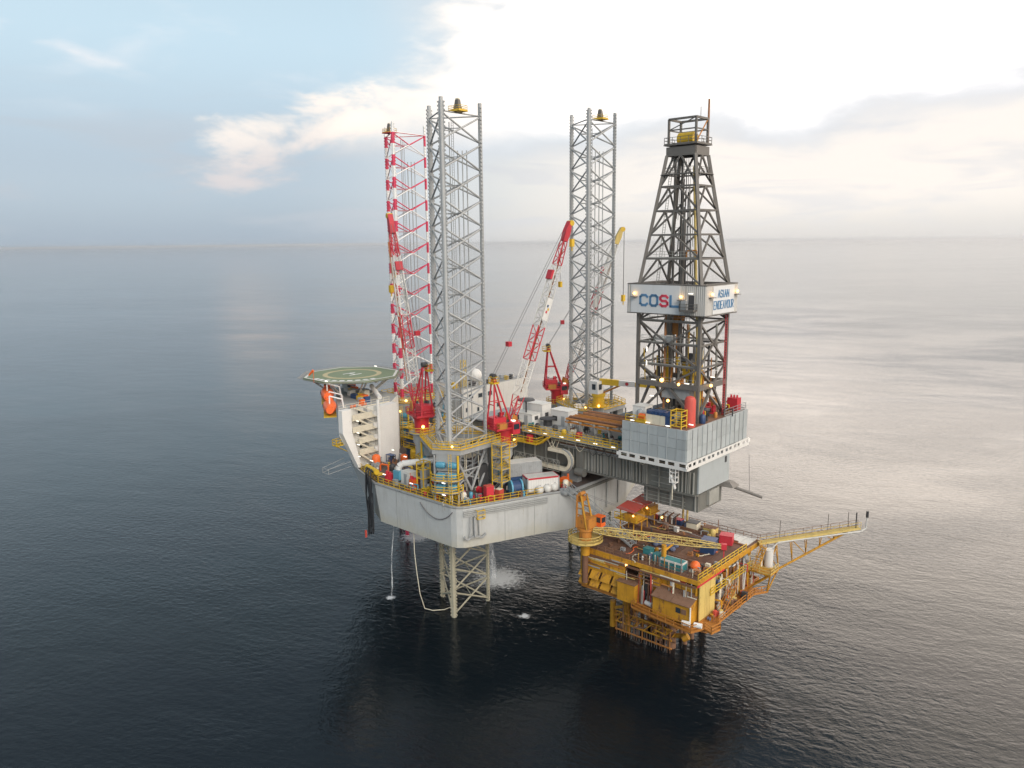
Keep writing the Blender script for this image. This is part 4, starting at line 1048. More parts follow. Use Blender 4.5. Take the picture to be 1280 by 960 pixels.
# equipment houses on the forward end of the cantilever
def house(label, c, d, mat='cleanwhite', group=None, name='equipment_house', door=True):
    t = thing(name, label, 'equipment house', c, group)
    b = MB(); b.box((c[0], c[1], c[2] + d[2] / 2), d); b.build('wall_box', mat, t)
    b = MB(); b.box((c[0], c[1], c[2] + d[2] + .06), (d[0] + .2, d[1] + .2, .12)); b.build('roof', 'white', t)
    if door:
        blk('door', (c[0] + d[0] * .2, c[1] - d[1] / 2 - .03, c[2] + 1.0), (.9, .06, 1.9), 'grey', t)
        blk('louvre', (c[0] - d[0] * .25, c[1] - d[1] / 2 - .03, c[2] + 1.3), (1.2, .06, 1.0), 'dark', t)
        blk('louvre', (c[0] + d[0] / 2 + .03, c[1], c[2] + 1.4), (.06, 1.0, .8), 'dark', t)
    return t
CT = CZ1 + .32
house('low white equipment house nearest the red crane on the cantilever', (-.6, -.6, CT), (5.6, 2.6, 2.2), 'cleanwhite')
house('taller white house behind the low one on the cantilever deck', (-1.0, 3.4, CT), (5.4, 3.0, 3.6), 'cleanwhite')
house('white house directly beside the rusty pipe rack', (6.2, 3.6, CT), (4.6, 3.2, 3.0), 'cleanwhite')
tk = thing('round_vent_tank', 'dark round-topped tank on the cantilever in front of the white houses', 'tank', (4.6, .2, CT))
b = MB(); b.lathe((4.6, .2, CT), [(.9, 0), (.9, 1.3), (1.7, 1.4), (1.7, 1.6), (.3, 1.75)], 14); b.build('tank_body', 'dark', tk)
um = thing('ventilation_cowl', 'dark mushroom cowl standing above the white houses on the cantilever', 'vent cowl', (-.2, -1.0, CT + 2.2))
b = MB(); b.tube((-.2, -1.0, CT + 2.3), (-.2, -1.0, CT + 4.9), .16, n=8); b.build('cowl_stem', 'dark', um)
b = MB(); b.lathe((-.2, -1.0, CT + 4.9), [(1.9, 0), (1.7, .25), (.2, .4)], 16); b.build('cowl_cap', 'dark', um)
er = random.Random(9)
for i in range(58):
    x = er.uniform(-3, 26); y = er.uniform(CY0 - .8, CY0 + 4.0)
    if x < 9 and y > CY0 + 1.2: continue
    junk(ct, er, x, y, CT, er.uniform(.6, 1.3), ['grey', 'dark', 'dark', 'red', 'teal', 'cream', 'grey', 'derrick', 'yellow', 'rust'])
# pipe rack with rusty drill pipe
pr = thing('pipe_rack', 'raised steel rack beside the drill floor, stacked with rusty pipes', 'pipe rack', (18.5, 1.5, CT))
for x in (12.2, 15.4, 18.6, 21.8, 25.0):
    for y in (-2.6, 5.6): bar('rack_post', (x, y, CT), (x, y, CT + 2.6), .16, 'cantid', pr, sq=True)
    bar('rack_beam', (x, -3.2, CT + 2.7), (x, 6.2, CT + 2.7), .2, 'cantid', pr, sq=True)
bar('rack_side_beam', (11.6, -2.9, CT + 2.45), (25.8, -2.9, CT + 2.45), .15, 'porange', pr, sq=True)
for i in range(22):
    y = -2.9 + i * .4
    b0 = er.uniform(11.2, 12.4); 
    if i % 6 == 4: continue
    bar('drill_pipe', (b0, y, CT + 3.05), (b0 + er.uniform(11.5, 13.2), y, CT + 3.05), er.choice((.12, .16, .2)), er.choice(['rustpipe', 'rust', 'porange', 'rustpipe', 'brown']), pr, n=7)
for i in range(9):
    y = -2.2 + i * .8 + er.uniform(-.1, .1)
    bar('drill_pipe', (12.2 + er.uniform(-.6, .6), y, CT + 3.36), (24.6 + er.uniform(-2, .4), y, CT + 3.36), er.choice((.12, .17)), er.choice(['rustpipe', 'porange', 'rust', 'rustpipe']), pr, n=7)
# catwalk ramp to the drill floor
b = MB(); b.beam((15, 9.0, 34.2), (28, 8.0, 39.0), 1.6, .4); cw = thing('pipe_ramp', 'yellow inclined pipe ramp leading up to the drill floor', 'ramp', (15, 9, 33)); b.build('ramp_bed', 'pyellow', cw)
b = MB(); b.beam((15, 8.1, 34.6), (28, 7.1, 39.4), .2, .6); b.beam((15, 9.9, 34.6), (28, 8.9, 39.4), .2, .6); b.build('ramp_side', 'grey', cw)
for k in (.15, .5, .85): p = V((15, 9, 34.2)).lerp(V((28, 8, 39)), k); bar('ramp_post', (p.x, p.y, CT), (p.x, p.y, p.z - .2), .14, 'cantid', cw, sq=True)

# ------------------------------------------------------------------ drill floor
DX0, DX1, DY0, DY1, DZ0, DZ1 = 28.2, 40.9, -7.8, 14.6, 33.4, 38.7
df = thing('drill_floor', 'pale blue-grey panelled drill floor box with white walkway below it', 'drill floor', ((DX0 + DX1) / 2, (DY0 + DY1) / 2, DZ0))
b = MB(); b.box(((DX0 + DX1) / 2, (DY0 + DY1) / 2, (DZ0 + DZ1) / 2), (DX1 - DX0 - .3, DY1 - DY0 - .3, DZ1 - DZ0 - .1)); b.build('core', 'grey', df)
b = MB(); b.box(((DX0 + DX1) / 2, (DY0 + DY1) / 2, DZ1 + .03), (DX1 - DX0 - .2, DY1 - DY0 - .2, .16)); b.build('floor_plate', 'rust', df)
ncol = 7; w = (DX1 - DX0) / ncol; hgt = (DZ1 - DZ0) / 3
zr = [DZ0, DZ0 + 2.2, DZ0 + 3.9, DZ1 + .25]
for i in range(ncol):
    for j in range(3):
        blk('wall_panel', (DX0 + (i + .5) * w, DY0 - .02 + (.03 if (i * 3 + j) % 4 == 0 else 0), (zr[j] + zr[j + 1]) / 2), (w - .05, .24, zr[j + 1] - zr[j] - .04), 'pale', df)
ncol2 = 13; w2 = (DY1 - DY0) / ncol2
for i in range(ncol2):
    for j in range(3):
        blk('wall_panel', (DX1 + .02 + (.04 if i % 3 == 1 else 0), DY0 + (i + .5) * w2, (zr[j] + zr[j + 1]) / 2), (.24, w2 - .06, zr[j + 1] - zr[j] - .04), 'pale', df)
for i in range(1, ncol2): blk('wall_batten', (DX1 + .2, DY0 + i * w2, (DZ0 + DZ1) / 2 + .1), (.12, .14, DZ1 - DZ0), 'grey' if i % 3 else 'pale', df)
for i in range(1, ncol, 2): blk('wall_batten', (DX0 + i * w, DY0 - .17, (DZ0 + DZ1) / 2 + .1), (.1, .1, DZ1 - DZ0), 'pale', df)
# white walkway with slots
def slotted(p0, p1, outn, nseg):
    p0, p1 = V(p0), V(p1)
    b = MB(); d = (p1 - p0)
    for z, h in ((0.0, .55), (1.0, .28)):
        b.beam(p0 + outn * .5 + V((0, 0, z)), p1 + outn * .5 + V((0, 0, z)), .12, h)
    b.beam(p0 + outn * .1 - V((0, 0, .2)), p1 + outn * .1 - V((0, 0, .2)), .9, .12)
    b.build('walkway_band', 'cleanwhite', df)
    for k in range(nseg + 1):
        c = p0.lerp(p1, k / nseg) + outn * .5 + V((0, 0, .56)); wd = .5 if k % 2 else .9
        dd = d.normalized() * wd / 2
        b = MB(); b.beam(c - dd, c + dd, .121, .62); b.build('walkway_panel', 'cleanwhite', df)
slotted((DX0 - .3, DY0 - .1, DZ0 - .95), (DX1 + .6, DY0 - .1, DZ0 - .95), V((0, -1, 0)), 7)
slotted((DX1 + .1, DY0 - .6, DZ0 - .95), (DX1 + .1, DY1, DZ0 - .95), V((1, 0, 0)), 14)
# hanging white ladder cage under the corner
b = MB()
for dx_, dy_ in ((0, 0), (1.1, 0), (0, .9), (1.1, .9)): b.tube((38.2 + dx_, DY0 - .5 + dy_, 29.6), (38.2 + dx_, DY0 - .5 + dy_, DZ0 - 1), .09, n=5)
for z in (29.7, 30.6, 31.5): b.path([(38.2, DY0 - .5, z), (39.3, DY0 - .5, z), (39.3, DY0 + .4, z), (38.2, DY0 + .4, z), (38.2, DY0 - .5, z)], .08, 5)
b.tube((38.3, DY0 - .4, 31.0), (39.0, DY0, 28.6), .25, n=6); b.build('ladder_cage', 'cleanwhite', df)
bar('mast_pole', (38.6, DY0 - .2, 26.6), (38.6, DY0 - .2, 29.6), .09, 'cream', df)
# substructure feet to the cantilever
for x in (29.2, 40.0):
    for y in (-2.8, 6.6): blk('substructure_leg', (x, y, 33.08), (1.4, 1.4, .55), 'canti', df)
for k in range(7): bar('underfloor_pipe', (40.6, -6.4 + k * 2.2, 32.2 - .15 * (k % 3)), (40.6, -4.6 + k * 2.2, 32.0 - .15 * (k % 2)), .13, 'cantid', df)
for y in (-6.2, -5, 8.6, 10.2, 12): bar('floor_bearer', (DX0 + .4, y, DZ0 - .7), (DX1 - .2, y, DZ0 - .7), .3, 'canti', df, sq=True)
railing([(DX1 - .2, 6, DZ1 + .3), (DX1 - .2, DY1 - .2, DZ1 + .3), (DX0 + .5, DY1 - .2, DZ1 + .3)], df, 'grey', r=.045)
railing([(DX0 + .4, DY0 + .35, DZ1 + .3), (DX0 + 4.4, DY0 + .35, DZ1 + .3)], df, r=.065)
FZ = DZ1 + .12
# things on the floor
gc = thing('blue_generator', 'cream machine skid with a blue cooler top on the drill floor', 'machine', (34.2, -5.9, FZ))
b = MB(); b.box((34.2, -5.9, FZ + .85), (3.8, 1.8, 1.7)); b.build('skid_body', 'cream', gc)
for k in range(5): b = MB(); b.box((32.8 + k * .78, -5.9, FZ + 2.05), (.6, 1.9, .6)); b.build('cooler_fin', 'navy', gc)
b = MB(); b.box((36.5, -5.9, FZ + .9), (.9, 1.6, 1.8)); b.build('control_end', 'navy', gc)
dg = house('small white dog house at the left edge of the drill floor', (29.9, -4.0, FZ), (2.6, 2.4, 2.4), 'cleanwhite', name='dog_house', door=False)
blk('dog_house_window', (31.23, -4.0, FZ + 1.6), (.06, 1.6, .9), 'glass', dg)
yc = thing('yellow_stair_cage', 'bright yellow tubular stair cage at the front corner of the drill floor', 'stair cage', (38.5, -6.6, FZ))
for dx_, dy_ in ((0, 0), (2.0, 0), (0, 1.8), (2, 1.8)): bar('post', (37.6 + dx_, -7.4 + dy_, FZ), (37.6 + dx_, -7.4 + dy_, FZ + 3.2), .1, 'yellow', yc)
for k in range(4):
    z = FZ + .5 + k * .85
    for e in (((37.6, -7.4), (39.6, -7.4)), ((39.6, -7.4), (39.6, -5.6)), ((39.6, -5.6), (37.6, -5.6)), ((37.6, -5.6), (37.6, -7.4))):
        bar('cage_rail', (*e[0], z), (*e[1], z), .08, 'yellow', yc)
pk = thing('pink_tank', 'upright pale red tank beside the yellow stair cage', 'tank', (39.4, -4.2, FZ))
b = MB(); b.sm = True; b.lathe((39.4, -4.2, FZ), [(.95, 0), (.95, 4.6), (.7, 5.1), (.1, 5.3)], 14); b.build('tank_body', 'redroof', pk)
rk = thing('red_machine_box', 'dark red machine box at the far right end of the drill floor', 'machine', (39.2, 12.6, FZ))
b = MB(); b.box((39.2, 12.6, FZ + 1.2), (2.0, 1.6, 2.4)); b.build('box_body', 'red', rk)
b = MB()
for k in range(3): b.tube((38.6 + k * .6, 12.6, FZ + 2.4), (38.6 + k * .6, 12.6, FZ + 2.9), .18, n=8)
b.build('box_valves', 'red', rk)
ob = thing('orange_winch', 'small orange and yellow winch near the left end of the drill floor', 'winch', (31.6, -6.6, FZ))
b = MB(); b.box((31.6, -6.6, FZ + .3), (1.8, 1.3, .6)); b.build('winch_base', 'yellow', ob)
b = MB(); b.tube((31.0, -6.6, FZ + 1.0), (32.2, -6.6, FZ + 1.0), .6, n=12); b.build('winch_drum', 'orange', ob)
for i in range(64):
    x = er.uniform(29.5, 40.2); y = er.uniform(-7.2, 13.6)
    if y < -4.4 and 31.8 < x: continue
    junk(df, er, x, y, FZ, er.uniform(.7, 1.7), ['grey', 'dark', 'derrick', 'red', 'yellow', 'derrick', 'navy', 'porange', 'grey', 'cream'])
for p in ((33.0, -7.2, FZ + .3), (37, -7.3, FZ + .3), (40.4, -5.5, FZ + .7), (30, -7.4, FZ + .3)): lamp(p, df, False)

# ------------------------------------------------------------------ derrick
QX0, QX1, QY0, QY1 = 27.0, 39.2, -1.3, 8.6
dk = thing('drilling_derrick', 'tall grey-brown lattice drilling derrick with a sign band round its waist', 'derrick', ((QX0 + QX1) / 2, (QY0 + QY1) / 2, FZ))
qcx, qcy = (QX0 + QX1) / 2, (QY0 + QY1) / 2
ZW0, ZW1, ZCR = 57.5, 62.5, 84.4
def dcor(z):
    k = 1.0 if z <= ZW1 else 1.0 - (z - ZW1) / (ZCR - ZW1) * .55
    hx_, hy_ = (QX1 - QX0) / 2 * k, (QY1 - QY0) / 2 * k
    return [V((qcx - hx_, qcy - hy_, z)), V((qcx + hx_, qcy - hy_, z)), V((qcx + hx_, qcy + hy_, z)), V((qcx - hx_, qcy + hy_, z))]
lev = [FZ, 44.9, 48.3, 52.2, 56.1, 59.6, ZW1, 66.9, 71.0, 75.1, 79.2, ZCR]
for k in range(len(lev) - 1):
    a, c = dcor(lev[k]), dcor(lev[k + 1]); up_ = lev[k] >= ZW1 - .1
    for i in range(4):
        bar('corner_post', a[i], c[i], .27, 'derrick', dk, sq=True)
        j = (i + 1) % 4
        if k == 1: bar('floor_girder', a[i], a[j], .34, 'derrick', dk, sq=.9)
        elif k > 0: bar('girt', a[i], a[j], .15, 'derrick', dk, sq=True)
        mt = (c[i] + c[j]) / 2; mb_ = (a[i] + a[j]) / 2
        if up_:
            bar('brace', a[i], mt, .14, 'derrick', dk, sq=True); bar('brace', a[j], mt, .14, 'derrick', dk, sq=True)
        elif k == 0:
            bar('brace', a[i], mt, .2, 'derrick', dk, sq=True); bar('brace', a[j], mt, .2, 'derrick', dk, sq=True)
        elif k % 2:
            bar('brace', c[i], mb_, .15, 'derrick', dk, sq=True); bar('brace', c[j], mb_, .15, 'derrick', dk, sq=True)
        else:
            bar('brace', a[i], mt, .15, 'derrick', dk, sq=True); bar('brace', a[j], mt, .15, 'derrick', dk, sq=True)
# crown
cc = dcor(ZCR)
b = MB()
for i in range(4): b.beam(cc[i] + V((0, 0, .62)), cc[(i + 1) % 4] + V((0, 0, .62)), .35, 1.5)
b.build('crown_frame', 'derrick', dk)
b = MB(); b.box((qcx, qcy, ZCR + 1.7), (6.4, 5.4, .16)); b.build('crown_platform', 'derrick', dk)
railing([(qcx - 3.1, qcy - 2.6, ZCR + 1.8), (qcx + 3.1, qcy - 2.6, ZCR + 1.8), (qcx + 3.1, qcy + 2.6, ZCR + 1.8), (qcx - 3.1, qcy + 2.6, ZCR + 1.8)], dk, 'derrick', closed=True, r=.05)
b = MB(); b.tube((qcx - 1.6, qcy, ZCR + 2.8), (qcx + 1.4, qcy, ZCR + 2.8), 1.1, n=14); b.build('crown_block', 'yellow', dk)
gp = [V((qcx - 2.6, qcy - 2.0, 0)), V((qcx + 2.6, qcy - 2.0, 0)), V((qcx + 2.6, qcy + 2.0, 0)), V((qcx - 2.6, qcy + 2.0, 0))]
zt = ZCR + 6.0
for i in range(4):
    p, q = gp[i], gp[(i + 1) % 4]
    bar('gin_pole_post', p + V((0, 0, ZCR + 1.8)), p + V((0, 0, zt)), .17, 'derrick', dk, sq=True)
    bar('gin_pole_beam', p + V((0, 0, zt)), q + V((0, 0, zt)), .17, 'derrick', dk, sq=True)
    bar('gin_pole_beam', p + V((0, 0, ZCR + 4.2)), q + V((0, 0, ZCR + 4.2)), .1, 'derrick', dk, sq=True)
bar('gin_pole_brace', gp[1] + V((0, 0, ZCR + 1.8)), gp[2] + V((0, 0, zt)), .12, 'porange', dk); bar('gin_pole_brace', gp[0] + V((0, 0, ZCR + 4.2)), gp[1] + V((0, 0, zt)), .1, 'derrick', dk)
bar('lightning_mast', (qcx + 2.6, qcy + 2.2, ZCR + 1.8), (qcx + 2.6, qcy + 2.2, ZCR + 9.3), .18, 'rustpipe', dk)
bar('aerial', (qcx + 1.2, qcy + 2.0, zt), (qcx + 1.2, qcy + 2.0, zt + 2.2), .05, 'derrick', dk)
b = MB(); c3 = dcor(ZCR - 3.2)
for i in range(4): b.beam(c3[i] + V((0, 0, 0)), c3[(i + 1) % 4], 1.0, .12)
b.build('upper_walkway', 'derrick', dk); railing([p for p in c3], dk, 'derrick', closed=True, r=.04)
# inner gear: guide rails, standpipes, racking, travelling block, top drive
for y in (qcy - 1.2, qcy + 1.2): bar('guide_rail', (qcx - 1.6, y, FZ), (qcx - 1.6, y, ZCR), .16, 'derrick', dk, sq=True)
bar('standpipe', (qcx + 4.6, qcy - 1.6, FZ), (qcx + 2.0, qcy - 1.2, ZCR - 2), .22, 'pyellow2', dk, n=8)
bar('standpipe', (qcx + 3.0, qcy + 2.2, FZ), (qcx + 1.6, qcy + 1.4, ZCR - 8), .18, 'derrick', dk, n=8)
bar('kelly_hose', (qcx + .6, qcy - 2.0, 50.0), (qcx + 1.0, qcy - 2.2, 73.5), .34, 'derrick', dk, n=8)
for k in range(6): bar('drilling_line', (qcx - .5 + .2 * k, qcy + .3 * (k % 2), 49.6), (qcx - .5 + .2 * k, qcy + .3 * (k % 2), ZCR), .04, 'cable', dk, n=4)
b = MB(); b.box((qcx - 1.0, qcy - .4, 54.6), (1.6, 1.4, 2.4)); b.box((qcx - 1.0, qcy - .4, 57.0), (.9, .9, 2.6)); b.build('travelling_block', 'porange', dk)
b = MB(); b.box((qcx - 1.6, qcy - 3.4, 53.0), (2.6, 1.4, .9)); b.build('stabbing_basket', 'cleanwhite', dk)
b = MB(); b.box((qcx + 1.6, qcy + .4, 47.4), (2.2, 2.0, 2.6)); b.box((qcx + 1.6, qcy + .4, 45.4), (1.2, 1.2, 1.6)); b.build('top_drive', 'yellow', dk)
b = MB(); b.lathe((qcx + 1.6, qcy + .4, 48.7), [(1.7, 0), (1.2, .8), (.3, 1.4)], 12); b.build('top_drive_hood', 'dark', dk)
for k in range(10): bar('racked_pipe', (qcx - 4.2 + .35 * (k % 5), qcy + 1.6 + .4 * (k // 5), FZ), (qcx - 4.0 + .3 * (k % 5), qcy + 1.4 + .3 * (k // 5), 57), .09, 'cantid', dk, n=5)
b = MB(); b.box((qcx - 3.3, qcy + 1.8, 52.4), (3.4, 4.2, .3)); b.box((qcx + 3.4, qcy + 2.2, 52.4), (3.4, 4.0, .3)); b.build('monkey_board', 'dark', dk)
bar('rat_hole_pipe', (qcx - 1.4, qcy - 3.6, FZ), (qcx - 1.4, qcy - 3.6, 62), .2, 'rustpipe', dk, n=8)
ladder((QX1 + .35, QY1 - 1.0, FZ), (QX1 + .35, QY1 - 1.0, ZW0), dk, 'red', w=.7)
ladder((qcx - 3.5, qcy - 3.2, ZW1), (qcx - 1.8, qcy - 1.8, ZCR), dk, 'cantid', side=V((1, 0, 0)))
b = MB(); b.box((qcx + 1.5, qcy - 3.8, 43.6), (5.5, 1.6, 2.2)); b.build('driller_cabin', 'grey', dk)
for k in range(3): blk('equipment_cabinet', (qcx - 3 + 2.6 * k, qcy + 3.2, FZ + 1.4), (1.8, 1.4, 2.8), ('dark', 'grey', 'porange')[k], dk)
for p in ((32.2, -1.6, 45.7), (35.6, -1.6, 45.3), (33.2, -1.0, 42.0), (40.0, 1.8, 45.1)): lamp(p, dk, True, .5 if p[0] < 33 else .36)
for p in ((29.0, -1.6, 51), (29.0, -1.6, 48.5), (30.2, -1.5, 42.6), (38.6, 5, 46), (30.4, -1.5, 45.6), (37.2, -1.6, 45.6)): 
    o_ = lamp(p, dk, False); o_.rotation_euler = (0, pi / 2 if p[2] > 47 else 0, 0)
for z in (71, 66.9, 75.1): 
    c_ = dcor(z)[3]; blk('rest_platform', (c_.x + 1.4, c_.y - 1.2, z + .1), (2.2, 1.6, .12), 'derrick', dk); railing([(c_.x + .4, c_.y - .5, z + .15), (c_.x + 2.4, c_.y - .5, z + .15)], dk, 'derrick', r=.035)

dr_ = random.Random(31)
for i in range(60):
    x = dr_.uniform(QX0 + .6, QX1 - .6); y = dr_.uniform(QY0 + .5, QY1 - .5); z = dr_.uniform(FZ + 1, 50); L = dr_.uniform(3, 9)
    bar('derrick_pipe', (x, y, z), (x + dr_.uniform(-.4, .4), y + dr_.uniform(-.4, .4), z + L), dr_.choice((.06, .1, .16, .2)), dr_.choice(['derrick', 'dark', 'cantid', 'porange', 'derrick', 'yellow']), dk, n=6)
for i in range(30):
    z = dr_.uniform(63, 82); k_ = 1 - (z - ZW1) / (ZCR - ZW1) * .5
    x = qcx + dr_.uniform(-3, 3) * k_; y = qcy + dr_.uniform(-2.5, 2.5) * k_
    bar('derrick_pipe', (x, y, z - 6), (qcx + (x - qcx) * .8, qcy + (y - qcy) * .8, z), dr_.choice((.05, .08, .12)), dr_.choice(['derrick', 'cantid', 'dark']), dk, n=5)
for z in (44.9, 48.3, 52.2, 56.1, 66.9):
    c_ = dcor(z); b = MB(); b.beam(c_[0] + V((.6, .6, .1)), c_[1] + V((-.6, .6, .1)), 1.0, .1); b.build('service_walkway', 'derrick', dk); railing([c_[0] + V((.6, .2, .1)), c_[1] + V((-.6, .2, .1))], dk, 'cantid', r=.04)
    junk(dk, dr_, qcx + dr_.uniform(-3, 3), c_[0].y + .8, z + .15, 1.2, ['porange', 'dark', 'grey', 'yellow'])
# sign band: corrugated sheets
WX0, WX1, WY0, WY1 = 25.3, 40.7, -2.4, 9.0
sb = thing('wind_wall_sign', 'corrugated grey-white sign band round the derrick lettered COSL', 'sign', (qcx, qcy, ZW0))
def corr(p0, p1, n, name='wind_wall_sheet', mat='band'):
    p0, p1 = V(p0), V(p1); d = (p1 - p0) / n; nr = V((d.y, -d.x, 0)).normalized()
    for k in range(n):
        b = MB(); a0 = p0 + d * (k + .015); prof = []
        m_ = 5
        for i in range(m_):
            for f_, o_ in ((0, 0), (.35, 0), (.5, .09), (.85, .09)): prof.append(a0 + d * .97 * ((i + f_) / m_) + nr * o_)
        prof.append(a0 + d * .97)
        nv = len(prof)
        b.add([(p.x, p.y, z) for p in prof for z in (ZW0, ZW1)] + [(p.x - nr.x * .06, p.y - nr.y * .06, z) for p in prof for z in (ZW0, ZW1)],
              [(2 * i, 2 * i + 2, 2 * i + 3, 2 * i + 1) for i in range(nv - 1)] + [(2 * nv + 2 * i + 1, 2 * nv + 2 * i + 3, 2 * nv + 2 * i + 2, 2 * nv + 2 * i) for i in range(nv - 1)])
        b.build(name, mat, sb)
corr((WX0, WY0, 0), (WX1, WY0, 0), 8); corr((WX1, WY0, 0), (WX1, WY1, 0), 6); corr((WX1, WY1, 0), (WX0, WY1, 0), 8); corr((WX0, WY1, 0), (WX0, WY0, 0), 6)
for z in (ZW0 - .05, ZW1 + .05):
    for p, q in (((WX0, WY0), (WX1, WY0)), ((WX1, WY0), (WX1, WY1)), ((WX1, WY1), (WX0, WY1)), ((WX0, WY1), (WX0, WY0))):
        bar('edge_beam', (*p, z), (*q, z), .09, 'derrick', sb, sq=True)
for q in dcor(58): 
    bar('sign_outrigger', (q.x, q.y, 60), (WX0 + .1 if q.x < qcx else WX1 - .1, q.y, 60), .1, 'derrick', sb); bar('sign_outrigger', (q.x, q.y, 60.5), (q.x, WY0 + .1 if q.y < qcy else WY1 - .1, 60.5), .1, 'derrick', sb)
# flat name boards
blk('name_board', (31.0, WY0 - .14, 60.0), (9.8, .06, 4.9), 'board', sb)
blk('name_board', (WX1 + .14, 3.7, 60.0), (.06, 7.7, 4.7), 'board', sb)
GLY = {  # stroke letters on a 4 x 6 grid
    'A': [[(0, 0), (2, 6), (4, 0)], [(.8, 2.2), (3.2, 2.2)]], 'C': [[(4, 5), (3, 6), (1, 6), (0, 5), (0, 1), (1, 0), (3, 0), (4, 1)]],
    'D': [[(0, 0), (0, 6), (3, 6), (4, 5), (4, 1), (3, 0), (0, 0)]], 'E': [[(4, 6), (0, 6), (0, 0), (4, 0)], [(0, 3), (3, 3)]],
    'I': [[(2, 0), (2, 6)]], 'L': [[(0, 6), (0, 0), (4, 0)]], 'N': [[(0, 0), (0, 6), (4, 0), (4, 6)]],
    'O': [[(1, 0), (0, 1), (0, 5), (1, 6), (3, 6), (4, 5), (4, 1), (3, 0), (1, 0)]], 'R': [[(0, 0), (0, 6), (3, 6), (4, 5), (4, 4), (3, 3), (0, 3)], [(2, 3), (4, 0)]],
    'S': [[(4, 5), (3, 6), (1, 6), (0, 5), (0, 4), (1, 3), (3, 3), (4, 2), (4, 1), (3, 0), (1, 0), (0, 1)]], 'U': [[(0, 6), (0, 1), (1, 0), (3, 0), (4, 1), (4, 6)]], 'V': [[(0, 6), (2, 0), (4, 6)]],
}
def word(text, org, ex, ez, outn, w, h, gap, stroke, mats):
    x = 0.0
    for i, chh in enumerate(text):
        b = MB(); ww = w * (.35 if chh == 'I' else 1.0)
        for pl in GLY[chh]:
            pts = [V(org) + ex * (x + (p[0] / 4 - (.5 if chh == 'I' else 0)) * (w if chh == 'I' else ww) + (ww / 2 if chh == 'I' else 0)) + ez * (p[1] / 6 * h) for p in pl]
            for a, c in zip(pts, pts[1:]):
                d = (c - a).normalized() * stroke * .38
                b.beam(a - d, c + d, .06, stroke, outn.cross((c - a).normalized()))
        b.build('sign_letter', mats[i], sb, label='letter %s of the sign' % chh)
        x += ww + gap
word('COSL', (28.1, WY0 - .2, 58.9), V((1, 0, 0)), V((0, 0, 1)), V((0, -1, 0)), 1.42, 1.75, .60, .42, ['signblue', 'signblue', 'signred', 'signblue'])
word('ASIAN', (WX1 + .2, 1.5, 60.45), V((0, 1, 0)), V((0, 0, 1)), V((1, 0, 0)), .66, 1.15, .26, .2, ['signblue'] * 5)
word('ENDEAVOUR', (WX1 + .2, 0.1, 58.5), V((0, 1, 0)), V((0, 0, 1)), V((1, 0, 0)), .56, 1.3, .26, .18, ['signblue'] * 9)
# lamps in front of the sign on small brackets, and a service balcony
for p in ((27.0, WY0 - .5, 60.6), (36.3, WY0 - .5, 60.3), (WX1 + .5, -1.1, 60.8), (WX1 + .5, 8.0, 60.9)):
    lamp((p[0], p[1], p[2] + .3), sb, True, .34); b = MB(); b.box((p[0], p[1], p[2] - .25), (1.0, 1.0, .1)); b.build('lamp_bracket', 'derrick', sb)
b = MB(); b.box((37.9, WY0 - .9, 58.3), (2.6, 1.4, .14)); b.build('balcony', 'derrick', sb)
railing([(36.6, WY0 - .2, 58.35), (36.6, WY0 - 1.5, 58.35), (39.2, WY0 - 1.5, 58.35), (39.2, WY0 - .2, 58.35)], sb, 'derrick', r=.06)
blk('balcony_doorway', (38.1, WY0 - .12, 59.7), (1.0, .1, 2.4), 'dark', sb); lamp((38.1, WY0 - .4, 61.2), sb, False); blk('balcony_box', (37.1, WY0 - .7, 59.2), (.9, .8, 1.6), 'grey', sb)

# ------------------------------------------------------------------ cargo and machines on the main deck
def container(label, c, d, rz, mat, roofmat=None, trim=None, name='container', group=None):
    t = thing(name, label, 'container', c, group)
    ca, sa = cos(rz), sin(rz)
    P = lambda x, y, z: (c[0] + ca * x - sa * y, c[1] + sa * x + ca * y, c[2] + z)
    b = MB(); b.box(P(0, 0, d[2] / 2), d, rz); b.build('body', mat, t)
    b = MB()
    n = int(d[0] / .45)
    for k in range(n):
        for s_ in (-1, 1): b.box(P(-d[0] / 2 + (k + .5) * d[0] / n, s_ * d[1] / 2, d[2] / 2), (.2, .09, d[2] - .4), rz)
    b.build('corrugation', mat, t, kind='stuff')
    if trim:
        b = MB()
        for s_ in (-1, 1): b.box(P(0, s_ * (d[1] / 2 + .02), d[2] - .12), (d[0] + .1, .12, .3), rz); b.box(P(s_ * (d[0] / 2 + .02), 0, d[2] - .12), (.12, d[1] + .1, .3), rz)
        b.build('trim', trim, t)
    b = MB(); b.box(P(0, 0, d[2] + .03), (d[0] - .2, d[1] - .2, .06), rz); b.build('roof_sheet', roofmat or mat, t)
    for s_ in (-.27, .27):
        b = MB(); b.box(P(d[0] / 2 + .03, s_ * d[1], d[2] / 2), (.06, d[1] * .46, d[2] - .3), rz); b.build('door', mat, t)
    for i in (-1, 1):
        for j in (-1, 1): b = MB(); b.box(P(i * d[0] / 2, j * d[1] / 2, d[2] / 2), (.2, .2, d[2] + .04), rz); b.build('corner_post', 'grey', t)
    return t
container('long grey-white container with a dark blue underside on the aft deck', (8.7, -12.4, ZD + 2.4), (6.6, 2.8, 2.6), radians(62), 'deckgrey', 'white')
b = MB(); dn = thing('blue_tank_skid', 'dark blue skid carrying the long grey-white container', 'skid', (8.7, -12.4, ZD))
b.box((8.7, -12.4, ZD + 1.15), (6.4, 2.6, 2.3), radians(62)); b.build('skid_frame', 'navy', dn)
container('white container with dark red roof edge on the aft deck', (12.6, -11.7, ZD), (6.2, 2.9, 2.7), radians(60), 'cleanwhite', 'white', 'red')
wc_ = bpy.data.objects['container.001'] if 'container.001' in bpy.data.objects else None
